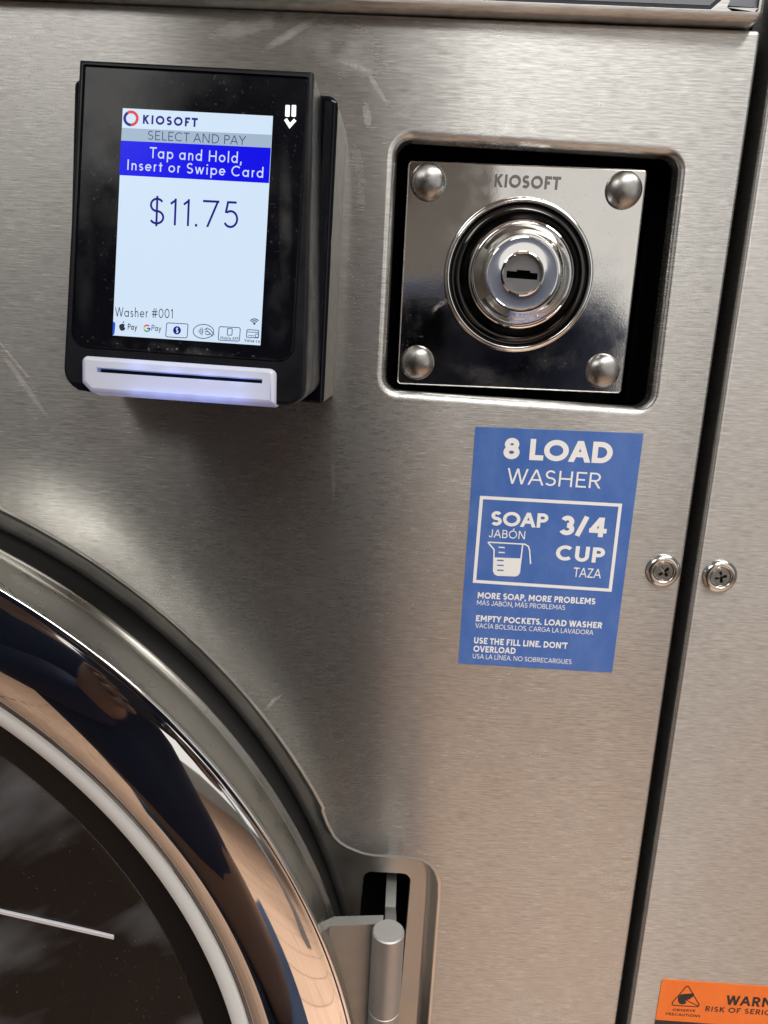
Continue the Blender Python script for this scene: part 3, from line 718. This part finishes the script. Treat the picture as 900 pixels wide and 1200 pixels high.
for k in range(NK):
    u_ = (k + 0.5) / NK
    tilt = 30 - 130 * u_ if u_ < 0.08 else (19.6 - (u_ - 0.08) * 40 if u_ < 0.62 else -2 - (u_ - 0.62) * 110)
    rr_ -= drr; hh_ += math.tan(radians(tilt)) * drr
    ch.append((rr_, hh_))
mb.lathe((CX, 0, CZ), ch, 420)
mb.build('chrome_ring', M['chrome'], door)
r1, h1 = ch[-1]
mb = MB(); mb.lathe((CX, 0, CZ), [(r1, h1), (r1 - 0.0006, h1 + 0.0002), (r1 - 0.0062, h1 - 0.0010), (r1 - 0.0068, h1 - 0.0018), (r1 - 0.0068, h1 - 0.006)], 420)
mb.build('lip_reflection', M['pale_lip'], door)  # inner chrome lip, its bright reflection painted as a pale ring
mb = MB(); g0 = r1 - 0.0068
mb.lathe((CX, 0, CZ), [(g0, h1 - 0.0045), (g0 - 0.006, h1 - 0.0050), (g0 - 0.013, h1 - 0.0058)], 300, 1)
glass_prof = [(g0 - 0.013, h1 - 0.0058)]
for k in range(1, 25):
    a = k / 24.0
    glass_prof.append(((g0 - 0.013) * cos(a * pi / 2) + 0.0001, h1 - 0.0058 - 0.030 * (1 - cos(a * pi / 2)) - 0.006 * sin(a * pi / 2)))
mb.lathe((CX, 0, CZ), glass_prof, 300, 0)
mb.build('door_glass', [M['door_glass'], M['frit']], door)
mb = MB()
def glass_h(r):
    for k in range(len(glass_prof) - 1):
        (ra, ha), (rb, hb) = glass_prof[k], glass_prof[k + 1]
        if rb <= r <= ra: return ha + (hb - ha) * (ra - r) / (ra - rb)
    return glass_prof[0][1]
def on_glass(px, py):
    h = h1 - 0.006
    for _ in range(12):
        p = pan(px, py, h); h = glass_h(hypot(p.x - CX, p.z - CZ)) + 0.0002
    return pan(px, py, h)
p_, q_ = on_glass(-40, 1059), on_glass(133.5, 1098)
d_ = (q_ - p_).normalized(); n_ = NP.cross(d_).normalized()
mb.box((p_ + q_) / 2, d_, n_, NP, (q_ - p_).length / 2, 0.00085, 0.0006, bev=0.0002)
mb.build('tube_reflection', M['reflection_white'], door)  # reflection of a light tube in the glass, modelled as a white bar

# hinge: bracket plate, pin and the arm seen in its slot
HH = 0.030
mb = MB()
b0 = pan2(388, 1069, HH); b1 = pan2(452, 1079, HH); 
def ext(poly, h0, h1, mb, bev=0.0006):
    s = inset(poly, bev)
    mb.loft([at_h(poly, h0), at_h(poly, h1 - bev), at_h(s, h1)], True, True, True, 0, False)
bt = pan2(384, 1073, 0.026)[1]
bl = [(pan2(371, 1081, .026)[0], bt - 0.001), (pan2(386, 1073, .026)[0], bt), (pan2(462, 1080, .026)[0], bt), (pan2(462, 1080, .026)[0], 2 * CZ - bt), (pan2(386, 1073, .026)[0], 2 * CZ - bt), (pan2(371, 1081, .026)[0], 2 * CZ - bt + 0.001)]
bl3 = bl
# horizontal cross-section: leans from the skirt out to the pin, drawn as plan points (x, h) swept in z
xs = [pan(371, 1081, 0.036).x, pan(387, 1073, 0.030).x, pan(449, 1080, 0.026).x]
plan = [(xs[0], 0.0365), (xs[1], 0.0300), (xs[2], 0.0270), (xs[2], 0.0225), (xs[1] + 0.001, 0.0250), (xs[0] - 0.003, 0.0315)]
zt = pan(420, 1083, 0.028).z
mb.loft([[(x, -h, z) for x, h in plan] for z in (2 * CZ - zt, 2 * CZ - zt + 0.0005, zt - 0.0005, zt)], True, True, True, 0, False)
hinge = mb.build('hinge_bracket', plain('bracket_steel', (0.34, 0.335, 0.325), 0.5, 1.0, var=0.05, vscale=150, bump=0.08), washer)
mb = MB()
HPH = 0.0315; R = 0.0061
pc = pan(455.3, 1090.5, HPH); zc = pc.z
zz = pan(452, 1197, HPH + R).z
cpr = [(R * 0.0001, zc), (R - 0.0005, zc), (R, zc - 0.0005), (R, zz + 0.0003), (R - 0.0005, zz), (R, zz - 0.0003), (R, zc - 0.08)]
lo = [[(pc.x + r * cos(2 * pi * k / 64), -HPH + r * sin(2 * pi * k / 64), z) for k in range(64)] for r, z in cpr]
mb.loft(lo, True, True, True)
mb.build('hinge_pin', M['satin_alu'], hinge, auto=30)
mb = MB()
p_, q_ = pan(459, 1030, -0.012), pan(457, 1082, 0.008)
mb.loft([[(p_.x - 0.0022, 0.016, p_.z), (p_.x + 0.0022, 0.016, p_.z), (p_.x + 0.0022, 0.016, p_.z - 0.06), (p_.x - 0.0022, 0.016, p_.z - 0.06)],
         [(p_.x - 0.0022, 0.0, p_.z - 0.004), (p_.x + 0.0022, 0.0, p_.z - 0.004), (p_.x + 0.0022, 0.0, p_.z - 0.06), (p_.x - 0.0022, 0.0, p_.z - 0.06)],
         [(q_.x - 0.0022, -0.0215, zt - 0.003), (q_.x + 0.0022, -0.0215, zt - 0.003), (q_.x + 0.0022, -0.0215, zt - 0.06), (q_.x - 0.0022, -0.0215, zt - 0.06)]], True, True, True, 0, False)
mb.build('hinge_arm', M['satin_alu'], hinge)

# ------------------------------------------------------------------ panel screws
def screw(px, py, parent, rot):
    c = pan(px, py, 0.0); mb = MB()
    R_ = 0.00640
    mb.lathe((c.x, 0, c.z), [(R_, 0.0), (R_, 0.0004), (R_ - 0.0004, 0.0010), (R_ - 0.0013, 0.0017), (R_ - 0.0020, 0.0018), (R_ - 0.0025, 0.0015), (R_ - 0.0027, 0.0007)], 64)
    s = mb.build('screw', M['screw'], parent)
    bm = bmesh.new(); seg = 48
    r_ = R_ - 0.0028
    # head: disc with a cross recess
    mb = MB(); cr = []
    a_, b_ = 0.00055, 0.0022
    cross = [(a_, a_), (a_, b_), (-a_, b_), (-a_, a_), (-b_, a_), (-b_, -a_), (-a_, -a_), (-a_, -b_), (a_, -b_), (a_, -a_), (b_, -a_), (b_, a_)]
    cross = [(c.x + x * cos(rot) - z * sin(rot), c.z + x * sin(rot) + z * cos(rot)) for x, z in cross]
    disc = [(c.x + r_ * cos(2 * pi * k / seg), c.z + r_ * sin(2 * pi * k / seg)) for k in range(seg)]
    d2 = [(c.x + (r_ - .0003) * cos(2 * pi * k / seg), c.z + (r_ - .0003) * sin(2 * pi * k / seg)) for k in range(seg)]
    mb.loft([at_h(disc, 0.0004), at_h(disc, 0.0011), at_h(d2, 0.0014)])
    sheet(d2, [cross], 0.0014, mb)
    cin = [(c.x + (x - c.x) * 0.55, c.z + (z - c.z) * 0.55) for x, z in cross]
    mb.loft([at_h(cross, 0.0014), at_h(cin, -0.0008)], cap1=True, smooth=False, mi=1)
    mb.build('screw_head', [M['screw'], M['void']], s)
    bm.free()
screw(776.5, 668.5, washer, 0.7)

# ------------------------------------------------------------------ the neighbouring washer
nb_ = tag(empty('washer', (0.45, 0, FZ)), 'neighbouring washer beyond the black gap, a plain brushed panel with one screw', 'washer')
LX = pan(823, 620).x - 0.0002; BN = 0.0019
mb = MB()
outer = [(LX + BN, -1.0), (0.75, -1.0), (0.75, 0.4), (LX + BN, 0.4)]
sheet(outer, [], 0.0, mb)
rolled(None, mb, (LX + BN, -1.0), (LX + BN, 0.4), (-1, 0), BN, 0.02)
mb.build('side_panel', M['steel_side'], nb_)
mb = MB(); mb.box((LX + 0.014, 0.26, -0.3), (1, 0, 0), (0, 1, 0), (0, 0, 1), 0.011, 0.235, 0.7)
mb.build('cabinet_side', M['void'], nb_)  # also coloured black for the shade in the gap
screw(843, 675, nb_, 0.25)
mb = MB(); mb.box((0.1095, 0.05, -0.4), (1, 0, 0), (0, 1, 0), (0, 0, 1), 0.006, 0.004, 0.62)
mb.build('gap_shade_fill', M['void'], nb_)  # added black strip; shade between the washers put into its colour

# ------------------------------------------------------------------ lock
vault = tag(empty('vault_lock', pan(606, 323)), 'polished riveted plate with round chrome key lock recessed in the panel', 'lock')
HL = -0.004                    # face of the plate lies a little behind the panel
pc4 = [pan2(*p, HL) for p in ((477.5, 187.5), (757, 200), (727.5, 462), (463.5, 451.5))]
pl_o = round_poly(pc4, 0.0016, 6)
mb = MB()
ins = [(0, -0.0085), (0, HL - 0.0007), (0.00025, HL - 0.0002), (0.0007, HL)]
mb.loft([at_h(inset(pl_o, d), h) for d, h in ins], smooth=True)
sheet(inset(pl_o, 0.0007), [], HL, mb)
mb.loft([at_h(inset(pl_o, 0.02), -0.0084), at_h(inset(pl_o, 0.02), -0.0445)], True, True, True, 0, False)
plate = mb.build('lock_plate', M['plate'], vault)
for (px, py, rp) in ((501.5, 213, 21), (729.5, 224, 21.3), (705.5, 435, 20.2), (488.5, 425.5, 20.0)):
    c = pan(px, py, HL + 0.001); rr = (pan(px + rp, py, HL) - pan(px, py, HL)).length
    mb = MB(); pr = [(rr * 1.0, 0.0), (rr, 0.0004)] + [(rr * cos(t) , 0.0004 + 0.0036 * sin(t)) for t in [pi / 2 * k / 12 for k in range(1, 12)]] + [(rr * 0.01, 0.0040)]
    mb.lathe((c.x, -HL, c.z), pr, 56, cap=True)
    mb.build('rivet', M['rivet'], vault)
PL = (Vector((0, -HL, 0)), NP)
mb = MB(); write(mb, 'KIOSOFT', PL, (578.5, 219.5), (655, 223.5), 15, 0.22, 0.13, -0.0002, 0, 0.0005)
mb.build('stamped_lettering', plain('stamped_steel', (0.24, 0.235, 0.225), 0.28, 1.0), vault)
# lock cylinder
lc = pan(606.0, 324.5, HL); u = (pan(607, 323, HL) - pan(606, 323, HL)).length
mb = MB()
pr = [(87, 0), (87, 2.2), (86.2, 3.4), (84.2, 4.6), (82, 5.0), (80, 4.6), (79, 3.9)]
mb.lathe((lc.x, -HL, lc.z), [(r * u, h * 0.001) for r, h in pr], 128)
cyl = mb.build('lock_cylinder', M['chrome'], vault)
mb = MB()
pr = [(79, 3.9)] + [(79 - 18.5 * (1 - cos(t)) ** 0.9, 3.9 - 0.9 * sin(2 * t) + 5.3 * (1 - cos(t)) ** 2.2) for t in [pi / 2 * k / 14 for k in range(1, 15)]]
mb.lathe((lc.x, -HL, lc.z), [(r * u, h * 0.001) for r, h in pr], 128)
mb.build('lock_collar', M['darkened_chrome'], cyl)
mb = MB()
pr = [(62.0, 8.8), (61.8, 10.0), (61.0, 10.7), (59.5, 11.0), (58.0, 10.8), (57.2, 10.5), (56.6, 10.8), (55.4, 11.9), (50.0, 13.6), (45.4, 14.9), (44.2, 15.5), (42.6, 15.9), (40.6, 15.9), (39.4, 15.5), (30, 15.4), (25.0, 15.4), (24.4, 15.8), (23.2, 16.0), (22.2, 15.7), (21.4, 14.9), (21.3, 13.4)]
mb.lathe((lc.x, -HL, lc.z), [(r * u * 0.965, h * 0.001) for r, h in pr], 128)
mb.build('lock_hub', M['chrome'], cyl, auto=24)
mb = MB(); rk = 21.4 * u * 0.965
disc = [(lc.x + rk * cos(2 * pi * k / 64), lc.z + rk * sin(2 * pi * k / 64)) for k in range(64)]
def loc(x, z): return (lc.x + x * u, lc.z + z * u)
key = [loc(*p) for p in ((-17, -4.5), (17.5, -5.5), (17.5, 1.5), (9, 2), (9, 4), (-6, 4.5), (-6, 2.5), (-17, 3))]
key = key[::-1] if area2(key) * area2(disc) < 0 else key
hk = HL + 0.0136
sheet(disc, [key], hk, mb)
mb.loft([at_h(key, hk), at_h(key, hk - 0.004)], cap1=True, smooth=False, mi=1)
mb.build('key_plug', [M['plug'], M['void']], cyl)

vault.rotation_euler = (radians(1.4), 0, radians(-1.9))     # the lock box sits slightly askew in its opening

# ------------------------------------------------------------------ payment terminal
ALPHA = radians(9.5); HT = 0.050
RN = Vector((0, -cos(ALPHA), sin(ALPHA))); RP0 = Vector((0, -HT, 0.09))
RU = Vector((0, sin(ALPHA), cos(ALPHA)))
term = tag(empty('payment_terminal', pan(220, 270)), 'black card payment terminal with lit screen and glowing white card slot', 'payment terminal')
def rp(px, py, lift=0.0): return hit(px, py, RP0 + RN * lift, RN)
def face2(px, py):
    p = rp(px, py) - RP0; return (p.x, p.dot(RU))
def face3(l, lift): return [RP0 + Vector((1, 0, 0)) * x + RU * y + RN * lift for x, y in l]
body_o = round_poly([face2(92.5, 69), face2(367.5, 83), face2(357.5, 476), face2(72.5, 456)], [0.0006, 0.0006, 0.0052, 0.0060], 8)
# body: bevelled front, straight sides back to the mounting box
def drop(l, lift, hback):
    out = []
    for p in face3(l, lift): out.append((p.x, -hback, p.z))
    return out
HBK = 0.031
mb = MB()
mb.loft([drop(inset(body_o, 0.0004), 0, HBK), face3(body_o, -0.0030), face3(body_o, -0.0008), face3(inset(body_o, 0.0003), -0.0002), face3(inset(body_o, 0.0009), 0.0)], True, False, False)
glass_o = round_poly([face2(97.5, 75), face2(362.5, 90), face2(344, 426), face2(82.5, 407)], [0.0006, 0.0010, 0.0045, 0.0045], 8)
if area2(glass_o) * area2(body_o) < 0: glass_o = glass_o[::-1]
def sheet_face(outer, holes, lift, mb, mi=0):
    t = MB(); sheet(outer, holes, 0.0, t)
    mb.add([RP0 + Vector((1, 0, 0)) * v[0] + RU * v[2] + RN * lift for v in t.v], t.f, mi, False)
sheet_face(inset(body_o, 0.0009), [glass_o], 0.0, mb)
mb.loft([face3(glass_o, 0.0), face3(inset(glass_o, 0.0002), -0.0006), face3(inset(glass_o, 0.0004), -0.0006)], True)
body = mb.build('body', M['black'], term, auto=35)
mb = MB()
gi = inset(glass_o, 0.0004)
mb.loft([face3(gi, -0.0006), face3(gi, -0.0003), face3(inset(gi, 0.0003), -0.0001)], True, smooth=False)
sheet_face(inset(gi, 0.0003), [], -0.0001, mb)
mb.build('front_glass', M['front_glass'], term)

SP = (RP0, RN)
# lit screen
mb = MB()
patch(mb, SP, [(144, 126.8), (320, 136), (305.2, 404.8), (132, 393)], 0.00005)
screen = mb.build('screen', M['scr_white'], term)
def scr(name, mats, fn):
    mb = MB(); fn(mb); return mb.build(name, mats, screen)
scr('title_bar', M['scr_grey'], lambda mb: patch(mb, SP, [(143.0, 150), (318.5, 158.2), (317.6, 173.4), (142.0, 164.8)], 0.00008))
scr('message_bar', M['scr_blue'], lambda mb: patch(mb, SP, [(141.9, 164.8), (317.6, 173.4), (315.2, 214.8), (139.9, 205.3)], 0.00008))
scr('side_tab', M['scr_mid'], lambda mb: patch(mb, SP, [(132.6, 377), (134.6, 377.6), (135.4, 380), (134.6, 388.5), (134.0, 392), (132.0, 393)], 0.00008))
LT = 0.00012
for txt, l_, r_, c_, t_, g_, mt in (
    ('KIOSOFT', (167.5, 145.3), (231.5, 149.2), 10.6, 0.24, 0.24, 'scr_navy'), ('SELECT AND PAY', (173.3, 163.8), (288, 170.3), 10.6, 0.10, 0.17, 'scr_ink'),
    ('Tap and Hold,', (175.3, 185.3), (282.6, 191.6), 12.9, 0.125, 0.19, 'scr_text'), ('Insert or Swipe Card', (149.3, 199.2), (308.3, 208.7), 12.3, 0.125, 0.19, 'scr_text'),
    ('$11.75', (174.5, 262.8), (278.5, 267.9), 31.5, 0.085, 0.20, 'scr_navy'), ('Washer #001', (134.9, 371), (202.5, 373.2), 11.0, 0.10, 0.17, 'scr_dark'),
    ('Pay', (149.8, 386.3), (160.8, 387.0), 7.0, 0.16, 0.12, 'scr_dark'), ('Pay', (177.6, 387.6), (189.0, 388.5), 7.0, 0.13, 0.12, 'scr_dark'),
    ('Mobile APP', (258.5, 397.6), (279.5, 398.8), 3.6, 0.16, 0.16, 'scr_ink'), ('Value ca', (286.3, 400.6), (304.3, 401.8), 3.8, 0.16, 0.16, 'scr_ink')):
    scr('lettering', M[mt], lambda mb: write(mb, txt, SP, l_, r_, c_, t_, g_, LT, 0))
def ring_logo(mb):
    line(mb, SP, px_ellipse(153.7, 139.0, 7.4, 7.6, 20, -120, 90), 3.2, LT, 0)
    line(mb, SP, px_ellipse(153.7, 139.0, 7.4, 7.6, 20, 90, 240), 3.2, LT, 1)
scr('ring_logo', [M['scr_red'], M['scr_navy']], ring_logo)
def fruit(mb):
    patch(mb, SP, [(143.6 + 3.7 * cos(t) * (1 - 0.10 * sin(3 * t)), 383.6 + 4.1 * sin(t) - 0.8 * abs(cos(t)) * (1 if sin(t) < 0 else -1) * 0.5) for t in [2 * pi * k / 24 for k in range(24)]], LT, 0)
    patch(mb, SP, px_ellipse(147.3, 382.6, 1.6, 1.8, 14), LT + 0.00003, 1)
    patch(mb, SP, [(143.6, 378.9), (144.2, 377.2), (145.9, 376.4), (145.4, 378.2)], LT, 0)
scr('fruit_logo', [M['scr_dark'], M['scr_white']], fruit)
def letter_logo(mb):
    for a0, a1, k in ((-150, -40, 0), (150, 210, 1), (40, 150, 2), (-5, 40, 3)): line(mb, SP, px_ellipse(172.4, 384.8, 3.4, 3.6, 8, a0, a1), 1.7, LT, k)
    line(mb, SP, [(172.4, 384.9), (176.4, 385.1)], 1.6, LT + .00002, 3)
scr('letter_logo', [M['scr_red'], M['scr_yellow'], M['scr_green'], M['scr_mid']], letter_logo)
def rrect(x0, y0, x1, y1, sl=0.055, r=2.0):
    return round_poly([(x0, y0), (x1, y0 + (x1 - x0) * sl), (x1 - 1.2, y1 + (x1 - x0) * sl), (x0 - 1.2, y1)], r, 4)
def coin(mb):
    line(mb, SP, rrect(195.5, 378.4, 220.6, 394.8), 0.9, LT, 0, True)
    patch(mb, SP, px_ellipse(207.6, 387.2, 4.6, 4.9, 22), LT, 1)
    write(mb, '$', SP, (206.2, 390.4), (209.2, 390.5), 6.4, 0.16, 0.1, LT + .00003, 2)
scr('coin_icon', [M['scr_ink'], M['scr_navy'], M['scr_white']], coin)
def contactless(mb):
    line(mb, SP, px_ellipse(238.5, 388.5, 12.0, 8.2, 30), 0.9, LT, 0, True)
    for r_ in (2.2, 4.2, 6.2): line(mb, SP, px_ellipse(231.5, 388.4, r_, r_ * 1.1, 8, -42, 42), 0.9, LT, 0)
    line(mb, SP, [(239.5, 386.5), (243, 384.5), (247, 387), (251.5, 393)], 0.9, LT, 0)
    line(mb, SP, [(240, 389), (244, 388.5), (246.5, 391.5), (243, 392.5), (240.5, 390.8)], 0.9, LT, 0)
    line(mb, SP, [(241, 385.6), (245.5, 390), (249.8, 394.4)], 0.8, LT + .00002, 0)
scr('contactless_icon', M['scr_ink'], contactless)
def handset(mb):
    line(mb, SP, rrect(257.0, 382.8, 281.8, 398.6), 0.9, LT, 0, True)
    line(mb, SP, round_poly([(266.8, 385), (272.4, 385.3), (271.9, 393), (266.4, 392.7)], 0.8, 3), 0.9, LT + .00002, 0, True)
scr('handset_icon', M['scr_ink'], handset)
def value_card(mb):
    line(mb, SP, round_poly([(289.5, 386.3), (303.4, 387.2), (302.8, 396.2), (289.0, 395.3)], 1.0, 3), 0.9, LT, 0, True)
    line(mb, SP, [(289.5, 389.0), (303.2, 389.8)], 0.8, LT + .00002, 0)
    line(mb, SP, [(291, 393.3), (298, 393.7)], 0.7, LT + .00002, 0)
    line(mb, SP, px_ellipse(301.0, 393.6, 2.0, 2.1, 12), 0.8, LT + .00004, 0, True)
scr('card_icon', M['scr_ink'], value_card)
def wifi(mb):
    for r_ in (2.0, 4.2, 6.3): line(mb, SP, px_ellipse(298.2, 380.4, r_, r_ * 1.05, 8, -140, -40), 1.2, LT, 0)
    patch(mb, SP, px_ellipse(298.1, 379.9, 1.0, 1.1, 10), LT, 0)
scr('wireless_icon', M['scr_ink'], wifi)
# lit indicator at the top right: two bars over a chevron
mb = MB()
for x0 in (334.6, 342.0):
    patch(mb, SP, round_poly([(x0, 123.0), (x0 + 5.2, 123.3), (x0 + 4.8, 137.0), (x0 - 0.5, 136.7)], 0.9, 3), 0.00006)
line(mb, SP, [(334.6, 139.6), (339.6, 147.6), (346.0, 140.4)], 4.0, 0.00006)
mb.build('indicator', M['led'], term)

# glowing card slot
M['ledplastic'] = led_plastic()
slot_o = round_poly([face2(99.5, 417.8), face2(324, 433.5), face2(323.4, 475.5), face2(110.5, 460.5), face2(99.6, 449)], [0.0016, 0.0016, 0.0008, 0.001, 0.001], 5)
if area2(slot_o) * area2(body_o) < 0: slot_o = slot_o[::-1]
mb = MB()
cut = [face2(118, 432.0), face2(309.5, 445.4), face2(309.3, 450.6), face2(117.8, 437.4)]
if area2(cut) * area2(slot_o) < 0: cut = cut[::-1]
mb.loft([face3(inset(slot_o, -0.0002), -0.004), face3(slot_o, 0.0016), face3(inset(slot_o, 0.0005), 0.0023), face3(inset(slot_o, 0.0012), 0.0026)], True)
sheet_face(inset(slot_o, 0.0012), [cut], 0.0026, mb)
mb.loft([face3(cut, 0.0026), face3(inset(cut, 0.0001), -0.0007)], True, smooth=False)
cs = mb.build('card_slot', M['ledplastic'], term, auto=40)
mb = MB(); mb.add(face3(inset(cut, 0.00005), -0.0006), [[0, 1, 2, 3]], 0, False)
mb.build('slot_opening', M['void'], cs)
# chamfered glossy chin corner
mb = MB()
mb.loft([face3([face2(*p) for p in ((83, 447.5), (99.3, 449.5), (109, 459.8), (92, 457.0))], -0.0002), face3([face2(*p) for p in ((83, 447.5), (99.3, 449.5), (109, 459.8), (92, 457.0))], 0.0003)], True, False, True, 0, False)
mb.build('chin_insert', M['gloss'], term)

# mounting box between terminal and panel
HM = 0.030
mo = round_poly([pan2(86.5, 92, HM), pan2(396.5, 112, HM), pan2(379, 473, HM), pan2(78, 448, HM)], [0.002, 0.0030, 0.0012, 0.004], 7)
mb = MB()
mb.loft([at_h(mo, 0.0002), at_h(mo, HM - 0.001)], True)
mb.loft([at_h(mo, HM - 0.001), at_h(inset(mo, 0.0004), HM - 0.0003), at_h(inset(mo, 0.0011), HM)], True, False, True, 1)
box = mb.build('mounting_box', [M['olive'], M['gloss']], term)
mb = MB()
pts = [pan2(*p, HM) for p in ((380.5, 118), (390.5, 119), (376, 425), (365, 425))]
mb.loft([at_h(pts, HM), at_h(inset(pts, 0.0003), HM + 0.0012)], True, False, True, 0, False)
mb.build('side_rail', M['black'], box)

# ------------------------------------------------------------------ blue instruction sticker
st_c = [pan2(*p) for p in ((557, 500), (754, 508), (717, 788), (537, 777))]
stk = tag(empty('instruction_sticker', pan(640, 640)), 'blue and white soap instruction sticker headed 8 LOAD WASHER on the steel panel', 'sticker')
mb = MB(); hs = 0.00025
mb.loft([at_h(st_c, 0.00002), at_h(st_c, hs)], True, False, True, 0, False)
mb.build('sticker_sheet', M['blue_paper'], stk)
ST = (Vector((0, -hs, 0)), NP); SL = 0.00003
mb = MB()
B_, T_ = 0.205, 0.095
for s_, l_, r_, c_, t_, g_ in (
    ('8 LOAD', (589.3, 537.6), (716.6, 543.4), 25.0, 0.245, 0.06),
    ('WASHER', (593.5, 566.6), (703.4, 572.6), 18.3, 0.11, 0.11),
    ('SOAP', (574.7, 615.6), (641.5, 618.9), 17.0, 0.22, 0.06),
    ('JABÓN', (572.4, 629.5), (614.9, 632.0), 9.6, 0.125, 0.14),
    ('3/4', (655.0, 626.6), (710.0, 629.8), 23.0, 0.235, 0.06),
    ('CUP', (650.5, 656.2), (707.4, 660.0), 18.0, 0.225, 0.07),
    ('TAZA', (671.5, 675.8), (703.9, 677.8), 11.0, 0.125, 0.12),
    ('MORE SOAP, MORE PROBLEMS', (559.6, 701.0), (697.4, 708.4), 7.3, 0.225, 0.09),
    ('MÁS JABÓN, MÁS PROBLEMAS', (558.7, 708.9), (662.0, 714.8), 5.7, 0.125, 0.11),
    ('EMPTY POCKETS. LOAD WASHER', (557.6, 727.9), (705.2, 736.4), 7.2, 0.225, 0.09),
    ('VACÍA BOLSILLOS. CARGA LA LAVADORA', (556.7, 735.6), (695.0, 744.0), 5.6, 0.125, 0.11),
    ("USE THE FILL LINE. DON'T", (555.2, 753.9), (664.6, 760.4), 7.3, 0.225, 0.09),
    ('OVERLOAD', (554.5, 763.6), (604.0, 766.4), 7.3, 0.225, 0.09),
    ('USA LA LÍNEA. NO SOBRECARGUES', (553.8, 771.4), (669.6, 778.4), 5.6, 0.125, 0.11)):
    write(mb, s_, ST, l_, r_, c_, t_, g_, SL)
mb.build('lettering', M['white_ink'], stk)
mb = MB(); line(mb, ST, [(564.3, 583.0), (727.0, 592.0), (715.0, 691.6), (556.0, 681.2)], 3.9, SL, 0, True)
mb.build('text_frame', M['white_ink'], stk)
mb = MB()
line(mb, ST, [(571.8, 635.6), (579.0, 644.0), (578.4, 669.0), (580.0, 672.6), (583.0, 674.0), (604.0, 674.8), (607.0, 673.6), (608.6, 670.8), (612.6, 637.6)], 1.6, SL)
line(mb, ST, [(571.6, 635.3), (615.0, 637.7), (619.4, 640.4), (620.6, 645), (621.8, 661)], 1.6, SL + .00001)
patch(mb, ST, [(578.4, 653.2), (610.6, 654.4), (608.4, 670.6), (606.8, 673.4), (604, 674.6), (583, 673.8), (580.2, 672.2), (578.6, 669)], SL - .00001)
for k_, y_ in enumerate((641.3, 647.2)): line(mb, ST, [(584.2, y_), (591.5, y_ + 0.4)], 1.5, SL + .00001)
mb.build('cup_picture', M['white_ink'], stk)
mb = MB()
for k_, y_ in enumerate((656.4, 662.2, 668.0)): line(mb, ST, [(582.6, y_), (590.2, y_ + 0.4)], 1.5, SL + .00003)
mb.build('cup_marks', M['blue_paper'], stk)

# ------------------------------------------------------------------ orange warning label
wl = tag(empty('warning_label', pan(850, 1180)), 'orange and black warning label with triangle pictogram at the lower right corner', 'label')
a, b = pan2(775.6, 1147), pan2(1050, 1166); c2 = pan2(766.7, 1194.4)
dx, dz = (b[0] - a[0]), (b[1] - a[1]); nrm = hypot(dx, dz); ex = (dx / nrm, dz / nrm); ez = (-ex[1], ex[0])
hgt = (a[0] - c2[0]) * ez[0] + (a[1] - c2[1]) * ez[1]
def wl_rect(y0, y1): return [(a[0] + ex[0] * x - ez[0] * y, a[1] + ex[1] * x - ez[1] * y) for x, y in ((0, y0), (0.095, y0), (0.095, y1), (0, y1))]
mb = MB(); r_ = round_poly(wl_rect(0, hgt + 0.05), 0.0012, 5)
mb.loft([at_h(r_, 0.00002), at_h(r_, 0.00022)], True, False, True, 0, False)
mb.build('label_sheet', M['orange'], wl)
mb = MB(); mb.add(at_h(wl_rect(hgt, hgt + 0.049), 0.00025), [[0, 1, 2, 3]], 0, False)
WP = (Vector((0, -0.00022, 0)), NP); WL = 0.00003
line(mb, WP, round_poly([(805.8, 1154.2), (821.0, 1180.0), (785.2, 1177.8)], 2.2, 4), 1.3, WL, 0, True)
patch(mb, WP, [(794.6, 1168.2), (797.4, 1165.2), (813.4, 1163.8), (812.6, 1167.6), (808.0, 1171.0), (803.0, 1172.4), (804.4, 1175.6), (800.0, 1177.2), (796.0, 1176.0), (794.4, 1172.6)], WL)
line(mb, WP, [(803.0, 1171.6), (819.0, 1179.2)], 1.2, WL + .00001)
write(mb, 'OBSERVE', WP, (788, 1184.6), (814.7, 1186.0), 2.9, 0.2, 0.15, WL)
write(mb, 'PRECAUTIONS', WP, (780, 1189.4), (820.4, 1192.2), 3.0, 0.2, 0.15, WL)
write(mb, 'WARNING', WP, (849.8, 1177.2), (939.5, 1183.0), 11.2, 0.22, 0.12, WL)
write(mb, 'RISK OF SERIOUS INJURY', WP, (826.2, 1184.9), (961.0, 1193.6), 6.1, 0.19, 0.15, WL)
mb.build('lettering', M['black_ink'], wl)
